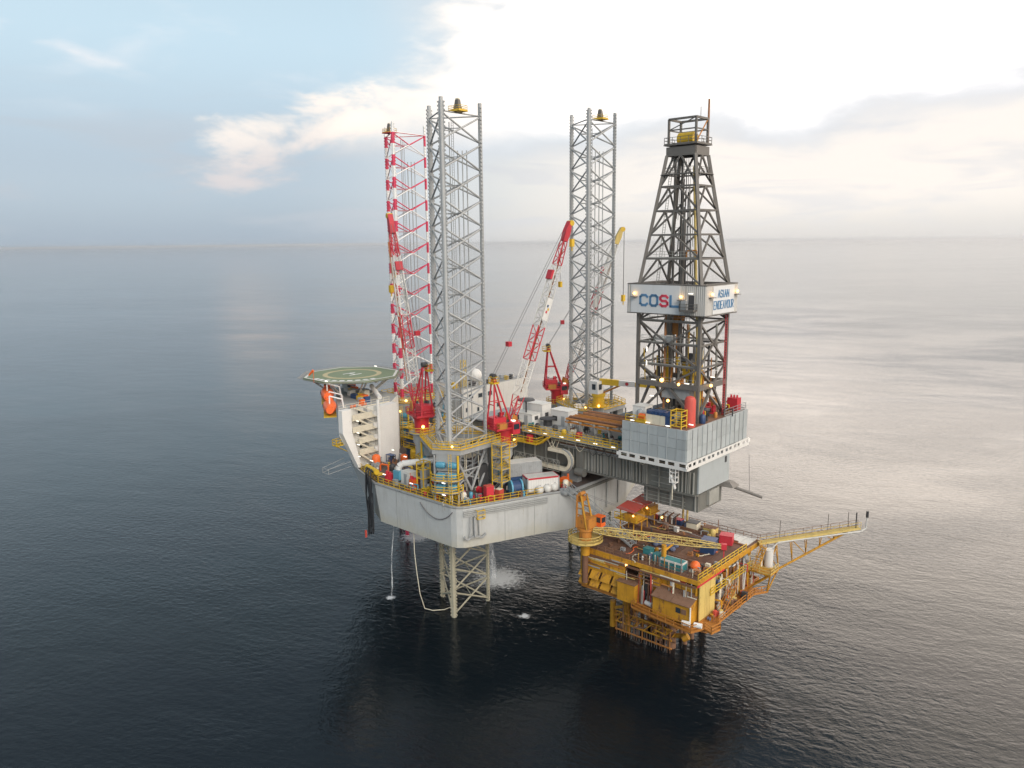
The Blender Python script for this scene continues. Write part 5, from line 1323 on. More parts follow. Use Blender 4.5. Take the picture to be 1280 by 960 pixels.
if wc_:
    a_ = radians(60); c_ = V((12.6, -11.7, ZD)); ex_ = V((cos(a_), sin(a_), 0)); ey_ = V((-sin(a_), cos(a_), 0))
    b = MB(); p_ = c_ - ex_ * 3.19 + ey_ * .1; b.add([p_ + ey_ * -.6 + V((0, 0, .5)), p_ + ey_ * .6 + V((0, 0, .5)), p_ + V((0, 0, 1.5))], [(0, 1, 2)]); b.build('green_emblem', 'green', wc_)
    b = MB(); p_ = c_ + ex_ * .4 - ey_ * 1.52; b.add([p_ - ex_ * .7 + V((0, 0, .5)), p_ + ex_ * .5 + V((0, 0, .5)), p_ + V((0, 0, 1.4))], [(0, 1, 2)]); b.build('green_emblem', 'green', wc_)
wn = thing('blue_winch', 'blue cable winch with a round drum at the stern rail', 'winch', (11.2, -17.0, ZD))
b = MB(); b.tube((10.6, -17.9, ZD + 1.3), (11.4, -16.1, ZD + 1.3), 1.2, n=18); b.build('drum', 'navy', wn)
b = MB(); b.tube((10.5, -18.05, ZD + 1.3), (10.65, -17.8, ZD + 1.3), 1.45, n=18); b.tube((11.35, -16.2, ZD + 1.3), (11.5, -15.95, ZD + 1.3), 1.45, n=18); b.build('drum_flange', 'blue', wn)
b = MB(); b.box((11.0, -17.0, ZD + .3), (2.4, 2.8, .6), radians(-24)); b.build('winch_base', 'navy', wn)
rl = thing('red_locker', 'tall red locker by the stern rail below the stair tower', 'locker', (9.4, -22.6, ZD))
b = MB(); b.box((9.4, -22.6, ZD + 1.3), (1.3, 1.5, 2.6), radians(-20)); b.build('locker_box', 'red', rl); b = MB(); b.box((9.4, -22.6, ZD + 2.66), (1.4, 1.6, .1), radians(-20)); b.build('locker_lid', 'redroof', rl)
rl2 = thing('red_frame_crate', 'low red crate next to the tall red locker', 'crate', (10.4, -20.9, ZD))
b = MB(); b.box((10.4, -20.9, ZD + .9), (1.2, 1.2, 1.8)); b.build('crate_box', 'redroof', rl2); b = MB(); b.box((10.4, -20.9, ZD + 1.84), (1.0, 1.0, .08)); b.build('crate_lid', 'cream', rl2)
for (bx0, by0), lb in (((13.9, -13.6), 'pale lumpy bulk bag nearest the stern rail beside the red-edged container'), ((14.5, -12.0), 'middle one of three pale bulk bags beside the red-edged container'), ((14.9, -10.5), 'pale bulk bag closest to the orange engine set')):
    bg_ = thing('bulk_bag', lb, 'bulk bag', (bx0, by0, ZD), 'bulk bags on the aft deck')
    b = MB(); b.sm = True; b.lathe((bx0, by0, ZD), [(.6, 0), (.8, .25), (.78, .95), (.5, 1.25), (.15, 1.4)], 9); b.build('sack', 'white', bg_)
    b = MB(); b.tube((bx0 - .3, by0, ZD + 1.3), (bx0 + .3, by0, ZD + 1.5), .06, n=5); b.build('lifting_loop', 'grey', bg_)
og = thing('orange_machine', 'orange engine set on the stern deck beside the drag chain foot', 'machine', (15.0, -7.4, ZD))
b = MB(); b.box((15.0, -7.4, ZD + .6), (1.8, 2.4, 1.0)); b.build('engine_base', 'porange', og); b = MB(); b.box((15.0, -7.6, ZD + 1.4), (1.2, 1.6, .7)); b.tube((15, -6.4, ZD + 1.0), (15, -6.4, ZD + 2.2), .2); b.build('engine_block', 'orange', og)
# white duct with blue unit on the side deck
du = thing('white_duct_unit', 'white bent air duct over a grey cabinet with bright blue end', 'air unit', (-9.6, -26.0, ZD))
b = MB(); b.box((-9.2, -25.6, ZD + 1.3), (2.4, 2.0, 2.6)); b.build('cabinet', 'white', du)
b = MB(); b.box((-11.2, -26.4, ZD + 1.6), (1.7, 1.5, 1.8)); b.build('blue_end', 'blue', du)
b = MB(); b.sm = True; b.path([V((-11.4, -26.3, ZD + 2.5)), V((-11.4, -26.2, ZD + 3.2)), V((-11.0, -25.6, ZD + 3.7)), V((-6.6, -22.4, ZD + 4.4)), V((-5.4, -21.6, ZD + 4.4))], .62, 12); b.build('duct', 'cleanwhite', du)
blk('cabinet_door', (-9.0, -26.63, ZD + 1.2), (.9, .06, 2.0), 'grey', du)
for k, (x, y, hh, lab) in enumerate(((-13.6, -26.9, 1.5, 'red pump by the side rail next to the hose bundle'), (-6.3, -26.9, 1.8, 'small orange-red cabinet right of the white duct unit'))):
    t = thing('red_pump', lab, 'pump', (x, y, ZD)); b = MB(); b.box((x, y, ZD + hh / 2), (1.3, 1.2, hh)); b.build('pump_body', 'red' if k == 0 else 'orange', t)
    b = MB(); b.tube((x - .2, y - .3, ZD + hh), (x - .2, y - .3, ZD + hh + .6), .3, n=10); b.tube((x + .3, y, ZD + hh), (x + .3, y, ZD + hh + .35), .25, n=10); b.build('pump_head', 'red', t)
yr = thing('yellow_pipe_frame', 'tall yellow pipe frame left of the nearest jacking frame', 'frame', (-4.6, -25.8, ZD))
for dx_, dy_ in ((0, 0), (1.8, 0), (0, 1.8), (1.8, 1.8)): bar('post', (-5.4 + dx_, -26.8 + dy_, ZD), (-5.4 + dx_, -26.8 + dy_, ZD + 5.4), .13, 'yellow', yr)
for z in (26.2, 28.0, 29.3):
    b = MB(); b.path([(-5.4, -26.8, z), (-3.6, -26.8, z), (-3.6, -25, z), (-5.4, -25, z), (-5.4, -26.8, z)], .09, 5); b.build('frame_ring', 'yellow', yr)
b = MB(); b.lathe((-4.5, -25.9, ZD), [(.7, 0), (.7, 3.6), (.3, 4.1)], 12); b.build('inner_vessel', 'grey', yr)
# midship walkways and tanks seen behind the left crane
bt = thing('blue_pump_set', 'blue machinery stack on the deck behind the left red crane', 'machine', (-24.0, -10.5, ZD))
for z in (0, 2.2, 4.4): b = MB(); b.box((-24, -10.5, ZD + 1.0 + z), (3.0, 3.6, 1.5)); b.build('pump_unit', 'navy', bt); b = MB(); b.box((-23.8, -10.7, ZD + 1.95 + z), (4.0, 4.4, .16)); b.build('pump_walkway', 'yellow', bt); railing([(-21.9, -12.9, ZD + 2.03 + z), (-21.9, -8.6, ZD + 2.03 + z)], bt, r=.07); railing([(-25.7, -12.9, ZD + 2.03 + z), (-21.9, -12.9, ZD + 2.03 + z)], bt, r=.07)

# ------------------------------------------------------------------ wellhead platform
PX0, PX1, PY0, PY1, PZ, PL = 25.2, 48.0, -15.4, 7.0, 17.0, 10.2
wp = thing('wellhead_platform', 'weathered yellow wellhead platform standing in the sea under the cantilever', 'oil platform', (36.5, -4, 0))
b = MB(); b.box(((PX0 + PX1) / 2, (PY0 + PY1) / 2, PZ - .15), (PX1 - PX0, PY1 - PY0, .3)); b.build('top_deck', 'pdeck', wp)
b = MB(); b.box(((PX0 + PX1) / 2, -5.2, PL - .15), (PX1 - PX0 + .4, 20.6, .3)); b.build('lower_deck', 'porange', wp)
b = MB(); b.box(((PX0 + PX1) / 2, -5.0, 13.5), (PX1 - PX0 - 1.5, 18.0, .2)); b.build('mezzanine_deck', 'rust', wp)
for p, q in (((PX0, PY0), (PX1, PY0)), ((PX1, PY0), (PX1, PY1)), ((PX1, PY1), (PX0, PY1)), ((PX0, PY1), (PX0, PY0))):
    bar('deck_edge_beam', (*p, PZ - .25), (*q, PZ - .25), .16, 'pyellow', wp, sq=.7)
    bar('deck_edge_beam', (*p, PL - .3), (*q, PL - .3), .16, 'porange', wp, sq=.6)
for k in range(8):   # deck plates lie side by side
    for j in range(3):
        blk('deck_plate', (PX0 + 1.5 + k * 2.83, PY0 + 3.8 + j * 7.4, PZ + .03), (2.76, 7.3, .06), ('pdeck', 'pdeck', 'rust')[(k * 2 + j) % 3], wp)
for y in (-9.4, -1.2, 3.4): bar('skid_beam', (PX0 + .6, y, PZ + .25), (PX1 - 2.5, y, PZ + .25), .16, 'rust', wp, sq=.4)
# columns between decks
for x in (26, 31.5, 37, 42.5, 47.4):
    for y in (-14.8, -4.5, 4.0): bar('deck_column', (x, y, PL), (x, y, PZ - .3), .3, 'pyellow', wp, n=8)
# railings of the top deck
railing([(PX0, PY0 + .1, PZ), (PX1, PY0 + .1, PZ)], wp, 'brown', r=.05); railing([(PX1 - .1, PY0, PZ), (PX1 - .1, 1.6, PZ)], wp, 'yellow', r=.06)
railing([(PX0 + 4, PY1 - .1, PZ), (PX1, PY1 - .1, PZ)], wp, 'rust', r=.05); railing([(PX0 + .1, PY0 + 3, PZ), (PX0 + .1, PY1, PZ)], wp, 'brown', r=.05)
# clad wall with folded hoods, left half of the long face
xs = [25.2, 27.5, 29.8, 32.1, 34.4]; y = PY0 - .25
b = MB(); b.box((29.8, PY0 + .3, 13.6), (9.2, .2, 5.6)); b.build('inner_wall', 'rust', wp)
for k in range(4):
    xa, xb = xs[k] + .04, xs[k + 1] - .04
    blk('cladding_panel', ((xa + xb) / 2, y + .06, 14.95), (xb - xa, .16, 3.1), 'pyellow', wp)
    for zt_, zb_ in ((13.38, 12.2), (11.95, 10.75)):
        prof = [(y + .14, zt_), (y - .02, zt_), (y - .95, zb_), (y - .80, zb_)]
        b = MB(); n = 4; xh = xb - .38
        b.add([(x, yy, z) for x in (xa, xh) for yy, z in prof], [(i, (i + 1) % n, n + (i + 1) % n, n + i) for i in range(n)] + [(3, 2, 1, 0), (4, 5, 6, 7)]); b.build('louvre_hood', 'pyellow', wp)
b = MB(); b.sm = True; b.tube((25.6, PY0 - .1, 10.6), (25.6, PY0 - .1, 16.4), .55, n=12); b.build('corner_column', 'pyellow', wp)
b = MB(); b.box((35.4, PY0 - .2, 11.9), (3.4, 2.6, 3.3)); b.build('battery_room', 'pyellow', wp); b = MB(); b.box((35.4, PY0 - .2, 13.62), (3.7, 2.9, .12)); b.build('battery_room_roof', 'brown', wp)
# cabin with sloping brown roof at the front corner
b = MB(); b.add([(x, y, z) for x in (40.9, 47.6) for y, z in ((-17.3, PL + .02), (-17.3, 13.3), (-13.9, 14.5), (-13.9, PL + .02))],
                [(0, 1, 2, 3), (7, 6, 5, 4), (0, 4, 5, 1), (1, 5, 6, 2), (2, 6, 7, 3), (3, 7, 4, 0)]); b.build('cabin', 'pyellow', wp)
for xa, xb in ((40.7, 44.2), (44.26, 47.8)):
    b = MB(); q = [(xa, -17.6, 13.26), (xb, -17.6, 13.26), (xb, -13.8, 14.6), (xa, -13.8, 14.6)]
    b.add([(x, y, z + .02) for x, y, z in q] + [(x, y, z + .14) for x, y, z in q], [(3, 2, 1, 0), (4, 5, 6, 7), (0, 1, 5, 4), (1, 2, 6, 5), (2, 3, 7, 6), (3, 0, 4, 7)]); b.build('cabin_roof', 'brown', wp)
for x, m_ in ((45.6, 'glass'), (46.6, 'brown')): blk('cabin_window', (x, -17.33, 12.2), (.85, .08, .85), m_, wp)
# shallow yellow/brown machinery bay above the cabin
b = MB(); b.box((44.4, -14.6, 15.0), (6.6, .3, .9)); b.build('bay_panel', 'pyellow', wp)
b = MB(); b.box((43.4, -14.0, 15.6), (3.6, 1.2, 1.5)); b.build('red_bay_box', 'red', wp)
b = MB(); b.sm = True; b.tube((42.9, -14.9, 14.7), (42.9, -14.9, 16.2), .25, n=10); b.build('white_bottle', 'cleanwhite', wp)
b = MB(); b.box((40.2, -14.6, 13.0), (1.7, 1.6, 5.2)); b.build('bay_column_box', 'pyellow', wp)
# pale panel wall on the short face and open pipe bay beside it
for k in range(3): blk('end_wall_panel', (PX1 + .12, -14.4 + k * 1.72, 13.3), (.2, 1.66, 6.0), 'pyellow2', wp)
blk('end_wall_trim', (PX1 + .2, -11.6, 16.4), (.12, 9.0, .25), 'red', wp)
pr_ = random.Random(21)
for k in range(30):
    y = pr_.uniform(-9.4, 3.4); x = pr_.uniform(45.4, 47.6); z0 = PL + pr_.uniform(0, 3.0); z1 = z0 + pr_.uniform(1, 3)
    pts = [V((x, y, z0)), V((x, y, z1)), V((x, y + pr_.uniform(-2, 2), z1))]
    b = MB(); b.path(pts, pr_.choice((.09, .14, .2)), 7); b.build('process_pipe', pr_.choice(['cleanwhite', 'cream', 'rust', 'pyellow2', 'grey', 'brown']), wp)
for y in (-7.5, -4.2, -.6, 2.4):
    b = MB(); b.sm = True; b.lathe((46.0, y, PL + .02), [(.6, 0), (.6, 2.2), (.3, 2.8), (.3, 4.2)], 12); b.build('vessel', pr_.choice(['cream', 'pyellow2', 'white']), wp)
for k in range(34):
    x = pr_.uniform(35.5, 41); y = pr_.uniform(-14.6, -11); h = pr_.uniform(1.5, 5.5)
    bar('well_pipe', (x, y, PL), (x, y, PL + h), pr_.choice((.1, .16, .24)), pr_.choice(['grey', 'rust', 'dark', 'brown', 'pyellow', 'cream']), wp, n=7)
for k in range(24):
    blk('process_unit', (pr_.uniform(27, 46), pr_.uniform(-13, 3), PL + .8), (pr_.uniform(.6, 2), pr_.uniform(.6, 2), pr_.uniform(1, 2.2)), pr_.choice(['rust', 'brown', 'grey', 'pyellow', 'dark', 'red']), wp)
b = MB(); b.sm = True; b.tube((38.6, -15.6, PL + .5), (40.0, -15.9, PL + .5), .42, n=12); b.build('white_drum', 'cleanwhite', wp)
b = MB(); b.sm = True; b.tube((38.0, -15.4, PL), (38.0, -15.4, PL + 2.4), .16, n=8); b.build('red_white_post', 'red', wp)
# outer walkway round the lower deck
out = [(36.8, -17.2), (39.0, -17.6), (48.6, -18.6), (49.6, -16.2), (51.2, -16.8), (51.6, -14.6), (50.4, -13.0), (50.2, .5), (51.6, 3.0)]
inn = [(36.8, -15.6), (39.0, -15.6), (48.0, -15.6), (48.1, -15.0), (48.1, -14.8), (48.1, -14.2), (48.1, -12.6), (48.1, .5), (48.1, 3.0)]
b = MB(); n = len(out)
b.add([(*p, z) for z in (PL - .5, PL - .32) for ring_ in (out, inn) for p in ring_], [(i, i + 1, n + i + 1, n + i) for i in range(n - 1)] + [(2 * n + i + n, 2 * n + n + i + 1, 2 * n + i + 1, 2 * n + i) for i in range(n - 1)] + [(2 * n + i, 2 * n + i + 1, i + 1, i) for i in range(n - 1)])
b.build('outer_walkway', 'porange', wp)
railing([(*p, PL - .32) for p in out], wp, 'porange', r=.075)
railing([(PX0 - .2, PY0 - .5, PL - .1), (36.6, PY0 - .5, PL - .1)], wp, 'porange', r=.07)
railing([(48.4, -12, 13.6), (48.4, 3, 13.6)], wp, 'yellow', r=.07)
for p, q in (((49.2, -16.8, PL - .5), (48.0, -12, 7.0)), ((50.6, -13.5, PL - .5), (48, -9, 7.2)), ((50.3, -5, PL - .5), (48, -5, 7.4)), ((44, -17.8, PL - .5), (44, -14.6, 7.4)), ((40, -17.4, PL - .5), (40, -14.6, 7.4))):
    bar('walkway_strut', p, q, .12, 'porange', wp)
for p in ((47.2, -18.0, PL + .1), (49.0, -17.4, PL + .1)):
    b = MB(); b.sm = True; q = V(p); b.tube(q + V((-.5, 0, .45)), q + V((.7, .3, .45)), .42, n=12); b.build('liferaft_canister', 'cleanwhite', wp)
bar('white_standpipe', (47.9, -17.6, PL), (47.9, -17.6, PL + 3.2), .12, 'cleanwhite', wp)
# stair flights and corner platforms on the short face
stair((49.4, -10.5, PL - .3), (49.4, -5.5, 13.5), .9, wp, 'porange', V((1, 0, 0))); stair((49.6, 1.5, 13.5), (49.6, 5.0, PZ), .9, wp, 'pyellow', V((1, 0, 0)))
b = MB(); b.box((50.3, 3.4, 13.4), (4.2, 3.4, .2)); b.build('side_landing', 'pyellow', wp); railing([(48.4, 1.8, 13.5), (52.3, 1.8, 13.5), (52.3, 5.0, 13.5)], wp, 'pyellow2', r=.07)
for p, q in (((52.2, 2.0, 13.3), (48.2, 2.0, 9.8)), ((52.2, 5.0, 13.3), (48.2, 5.0, 9.8)), ((52.2, 2.0, 13.3), (51.4, 2.9, PL - .4)), ((52.2, 5, 13.3), (51.4, 3, PL - .4))): bar('landing_strut', p, q, .13, 'pyellow', wp)
b = MB(); b.sm = True; b.tube((50.4, 5.4, 12.6), (50.4, 5.4, 16.6), .75, n=14); b.build('white_scrubber', 'cleanwhite', wp)
# jacket: piles, legs, braces, boat landing
for x, y, zt_ in ((27.4, -8.8, 5.0), (27.4, 4.6, 7.0)):
    b = MB(); b.sm = True; b.tube((x, y, -6), (x, y, zt_), .55, n=12); b.build('mooring_pile', 'pyellow', wp)
for x, y in ((30.4, -8.8), (39.6, -8.5), (30.4, 2.6), (39.6, 2.6)):
    b = MB(); b.sm = True; b.tube((x, y, -6), (x, y, PL - .3), .75, n=12); b.build('jacket_leg', 'pyellow' if y < 0 and x < 35 else 'brown', wp)
b = MB(); b.sm = True; b.tube((36.6, -7.6, -6), (36.6, -7.6, PL - .3), .55, n=12); b.build('conductor', 'brown', wp)
for k in range(5):
    for y in (-6.0, -3.5): b = MB(); b.tube((32 + k * 2.2, y, -6), (32 + k * 2.2, y, PL), .38, n=10); b.build('conductor', 'brown', wp)
for p, q, r in (((30.4, -8.8, 3.0), (39.6, -8.5, 3.0), .4), ((30.4, -8.8, 3.0), (30.4, 2.6, 3.0), .4), ((39.6, -8.5, 3), (39.6, 2.6, 3), .4), ((30.4, -8.8, 3), (35, -8.7, PL - .6), .3), ((39.6, -8.5, 3), (35, -8.7, PL - .6), .3),
                ((27.4, -8.8, 3.6), (30.4, -8.8, 4.8), .3), ((27.4, -8.8, 2.2), (30.4, -8.8, 3.2), .25), ((39.6, -8.5, 3.2), (37.4, -9.9, 1.6), .42), ((39.6, -8.5, 2.2), (43.0, -9.4, 3.6), .42), ((39.6, -8.5, 3), (39.6, 2.6, PL - .6), .3)):
    bar('jacket_brace', p, q, r, 'pyellow', wp, n=10)
b = MB(); b.sm = True; b.tube((42.5, -9.8, 3.1), (43.3, -9.5, 3.7), .6, n=12); b.build('brace_end', 'pyellow', wp)
for k in range(13):
    x = 29.4 + k * .92
    bar('boat_landing_post', (x, -10.6, .6), (x, -10.6, 4.4), .09, 'rust' if k % 3 else 'porange', wp)
for z, m_ in ((.9, 'porange'), (2.4, 'pyellow'), (4.3, 'pyellow')): bar('boat_landing_rail', (29.2, -10.6, z), (40.8, -10.6, z), .15, m_, wp, n=8)
for z in (1.5, 3.4): bar('boat_landing_rail', (29.2, -9.3, z), (40.8, -9.3, z), .13, 'rust', wp, n=8)
for k in range(7): bar('boat_landing_tie', (29.4 + k * 1.84, -10.6, 4.3 if k % 2 else 2.4), (29.4 + k * 1.84 + (.9 if k % 2 else 0), -8.9, 3.0), .12, 'pyellow', wp)
for k in range(6): bar('boat_landing_brace', (29.4 + k * 1.9, -10.6, 2.4), (29.4 + k * 1.9 + 1.9, -10.6, 4.3), .1, 'pyellow', wp)
for k in range(16):
    x = 31 + pr_.uniform(0, 10); bar('jacket_pipe', (x, pr_.uniform(-11, -5), 3.2), (x + pr_.uniform(-1, 1), pr_.uniform(-11, -5), PL - .4), .13, pr_.choice(['rust', 'brown', 'porange']), wp)
for p in ((34.7, PY0 - .4, 16.2), (30.5, 2.5, 18.6)): lamp(p, wp, True, .28)

PM = ['rust', 'brown', 'grey', 'pyellow', 'dark', 'redroof', 'cream', 'pyellow2', 'porange', 'white', 'rustpipe', 'tarp']
for i in range(70):
    x, y = pr_.uniform(25.8, 47.2), pr_.uniform(-14.6, 6.4)
    if (33 < x < 39.6 and -7.8 < y < -4.6) or (25 < x < 30.5 and -7 < y < 3) or (x > 40 and y < -11 and x < 45) or x > 42.2 and -5 < y < 6.8: continue
    junk(wp, pr_, x, y, PZ + .06, pr_.uniform(.5, 1.1), PM)
for i in range(60):
    x, y = pr_.uniform(34.6, 47.4), pr_.uniform(-15.0, -9); junk(wp, pr_, x, y, pr_.choice((PL, PL, 13.6)), pr_.uniform(.8, 1.6), PM)
for i in range(40):
    x, y = pr_.uniform(44.5, 47.6), pr_.uniform(-9.4, 5); junk(wp, pr_, x, y, pr_.choice((PL, 13.6)), pr_.uniform(.8, 1.7), PM + ['cleanwhite', 'cream'])
for i in range(26):
    y = pr_.uniform(-14, 1); junk(wp, pr_, 49.2 + pr_.uniform(-.6, .8), y, PL - .3, pr_.uniform(.6, 1.1), PM)
for i in range(40):
    x = pr_.uniform(30, 47); y = pr_.uniform(-13.5, -8); z = pr_.uniform(2.6, 8.5)
    x = 30 + (x - 30) * .55
    if pr_.random() < .5: bar('jacket_pipe', (x, y, z), (x + pr_.uniform(1.0, 2.5), y + pr_.uniform(-1, 1), z + pr_.uniform(-.4, .4)), pr_.choice((.08, .13)), pr_.choice(['rust', 'brown', 'porange', 'pyellow']), wp)
    else: bar('jacket_pipe', (x, y, z), (x, y, min(PL - .4, z + pr_.uniform(1.5, 5))), pr_.choice((.07, .12)), pr_.choice(['rust', 'brown', 'porange', 'redroof']), wp)
for i in range(22): bar('landing_hanger', (29.6 + i * .52, -10.7 + .1 * (i % 2), -.6 + .5 * pr_.random()), (29.6 + i * .52, -10.7 + .1 * (i % 2), 2.4), .045, pr_.choice(['rust', 'brown', 'derrick']), wp, n=4)
for x, y in ((36.3, 13.6), (45.2, 13.6), (41, 13.6)): lamp((x, -15.7, 16.1), wp, False)
for k in range(30):
    x = pr_.uniform(25.4, 47.5); z = pr_.uniform(14, 16.4); L = pr_.uniform(1.5, 5)
    bar('face_pipe', (x, PY0 - .32, z), (min(47.9, x + L), PY0 - .32, z), pr_.choice((.05, .08, .12)), pr_.choice(['rust', 'brown', 'grey', 'pyellow2', 'cream', 'porange']), wp)
    x = pr_.uniform(34.6, 47.5); bar('face_pipe', (x, PY0 - pr_.uniform(.1, .6), PL), (x, PY0 - pr_.uniform(.1, .6), pr_.uniform(12.5, 16.6)), pr_.choice((.05, .09, .14)), pr_.choice(['rust', 'brown', 'grey', 'pyellow', 'cream', 'redroof']), wp)
    y = pr_.uniform(-9.5, 4.5); bar('face_pipe', (48.2, y, PL), (48.2, y + pr_.uniform(-.6, .6), pr_.uniform(12.5, 16.6)), pr_.choice((.05, .09, .13)), pr_.choice(['rust', 'brown', 'white', 'pyellow', 'cream', 'redroof']), wp)
bar('cable_tray', (25.4, PY0 - .45, 16.1), (47.8, PY0 - .45, 16.1), .12, 'rust', wp, sq=.3)
# sheds on posts at the back of the platform
def shed(label, x, y, z, lx, ly):
    t = thing('red_roof_shed', label, 'shed', (x, y, PZ), 'red roofed sheds on the platform')
    for i in (-1, 1):
        for j in (-1, 1): bar('post', (x + i * lx / 2 * .9, y + j * ly / 2 * .9, PZ), (x + i * lx / 2 * .9, y + j * ly / 2 * .9, z + 2.0), .12, 'pyellow', t)
    b = MB(); b.box((x, y, z), (lx + 1.6, ly + .6, .2)); b.build('floor', 'pyellow', t)
    b = MB(); b.box((x + .9, y - .2, z + .75), (lx * .75, ly + .3, 1.2)); b.build('counter_box', 'pyellow', t)
    b = MB(); q = [(x - lx / 2 - .4, y - ly / 2 - .4, z + 2.0), (x + lx / 2 + .2, y - ly / 2 - .4, z + 1.8), (x + lx / 2 + .2, y + ly / 2 + .4, z + 2.2), (x - lx / 2 - .4, y + ly / 2 + .4, z + 2.4)]
    b.add(q + [(a, c, e + .16) for a, c, e in q], [(3, 2, 1, 0), (4, 5, 6, 7), (0, 1, 5, 4), (1, 2, 6, 5), (2, 3, 7, 6), (3, 0, 4, 7)]); b.build('roof', 'redroof', t)
    railing([(x - lx / 2 - .8, y - ly / 2 - .3, z + .1), (x + lx / 2 + .8, y - ly / 2 - .3, z + .1)], t, r=.06)
    lamp((x + lx / 2 + .2, y - ly / 2 - .6, z + 1.4), t, True, .24)
    return t
shed('red-roofed yellow shed on posts nearest the platform crane', 27.8, -3.9, 19.6, 3.2, 3.0); shed('red-roofed yellow shed on posts farther back under the cantilever', 28.0, .6, 19.9, 2.8, 2.8)
for i in range(22): deck_hose(wp, hz.uniform(28, 45), hz.uniform(-12.5, 3), PZ + .06, hz.choice(['hose', 'orange', 'rust', 'cream', 'dark']))
for i in range(14): x = hz.uniform(29, 44); y = hz.uniform(-13, 5); bar('deck_pipe', (x, y, PZ + .2), (min(47, x + hz.uniform(2, 6)), y + hz.uniform(-.5, .5), PZ + .2), hz.choice((.08, .12)), hz.choice(['rust', 'rustpipe', 'cream', 'pyellow2', 'dark']), wp, n=6)
for i in range(14): x = hz.uniform(26, 47); y = hz.choice((-14.6, -14.2, 6.2, 5.6)); bar('deck_stanchion', (x, y, PZ), (x, y, PZ + hz.uniform(1.2, 2.6)), .08, hz.choice(['pyellow', 'rust', 'cream']), wp, n=5)
# crates, tanks and bundles on the top deck
def item(name, label, cat, c, d, mat, rz=0, lid=None, group=None):
    t = thing(name, label, cat, c, group)
    b = MB(); b.box((c[0], c[1], c[2] + d[2] / 2 + .06), d, rz); b.build('body', mat, t)
    b = MB(); b.box((c[0], c[1], c[2] + d[2] + .1), (d[0] * 1.04, d[1] * 1.04, .1), rz); b.build('lid', lid or mat, t)
    for i in (-1, 1): b = MB(); b.box((c[0] + cos(rz) * i * d[0] * .35, c[1] + sin(rz) * i * d[0] * .35, c[2] + .03), (.2, d[1], .08), rz); b.build('skid', 'dark', t)
    return t
item('chemical_tank', 'left one of the two square teal tanks on the platform deck', 'tank', (36.8, -12.2, PZ + .06), (1.4, 1.3, 1.6), 'teal')
item('chemical_tank', 'right one of the two square teal tanks on the platform deck', 'tank', (38.9, -12.6, PZ + .06), (1.3, 1.3, 1.3), 'teal')
container('long teal container with white top trim at the platform edge', (42.3, -13.4, PZ + .07), (4.0, 1.7, 1.5), 0, 'teal', 'teal', 'white')
bt = thing('blue_tarp_pile', 'pile of grey-blue tarpaulin bundles in the middle of the platform deck', 'bundle', (35.8, -6.2, PZ + .06))
b = MB(); b.sm = True
for k in range(12): b.ball((33.2 + pr_.uniform(0, 5.6), -6.3 + pr_.uniform(-1.1, 1.1), PZ + .35), pr_.uniform(.5, .85), 8, .7)
b.build('bundle', 'tarp', bt, kind='stuff')
item('blue_container', 'dark blue equipment box at the tip of the platform crane boom', 'equipment box', (43.4, -3.4, PZ + .06), (2.4, 2.4, 2.2), 'navy', .2, 'tarp')
item('red_tank_box', 'dark red box beside the dark blue equipment box', 'equipment box', (44.0, 2.0, PZ + .06), (2.2, 2.0, 1.6), 'red', .3)
gp_ = thing('grey_hatch_cover', 'pale grey flat hatch cover at the right rear deck corner', 'hatch cover', (44.4, 5.0, PZ + .06))
for k in range(3): b = MB(); b.box((43.6 + k * 1.5, 5.0, PZ + .2), (1.42, 3.4, .2)); b.build('cover_panel', 'white', gp_)
item('wooden_crate', 'open cream crate on the far side of the platform deck', 'crate', (36.0, 4.6, PZ + .06), (2.0, 1.9, 1.3), 'cream', .1, 'dark')
item('rusty_bin', 'low rusty bin right of the open cream crate', 'bin', (39.4, 4.8, PZ + .06), (2.2, 1.7, 1.0), 'pyellow2', 0, 'rust')
item('blue_drum_rack', 'small blue and red rack left of the open cream crate', 'rack', (33.0, 4.6, PZ + .06), (1.4, 1.2, 1.1), 'navy', 0, 'red')
vb = thing('white_valve_manifold', 'cluster of white and dark pipes beside the sheds on the platform', 'manifold', (30.8, 4.0, PZ))
for k in range(9):
    b = MB(); x = 29.6 + k * .42; b.path([V((x, 3.4, PZ)), V((x, 3.4, PZ + 1.3 + .3 * (k % 3))), V((x, 4.8, PZ + 1.6 + .3 * (k % 3)))], .14, 6); b.build('manifold_pipe', ('cleanwhite', 'dark', 'rust')[k % 3], vb)
bo = thing('orange_float', 'round orange-red ball tank at the front edge of the platform deck', 'tank', (45.6, -12.2, PZ))
b = MB(); b.sm = True; b.ball((45.6, -12.2, PZ + 1.0), .85, 14); b.build('ball', 'orange', bo); b = MB(); b.box((45.6, -12.2, PZ + .2), (1.4, 1.4, .3)); b.build('stand', 'cream', bo)
yp = [thing('yellow_wellhead', 'pair of thin yellow posts standing behind the crates on the platform', 'post', (33.4, 6.0, PZ))]
bar('base_beam', (32.6, 6.0, PZ + .15), (34.3, 6.0, PZ + .15), .14, 'pyellow2', yp[0])
for x in (33.0, 33.9): bar('post', (x, 6.0, PZ), (x, 6.0, PZ + 3.0), .2, 'pyellow2', yp[0])

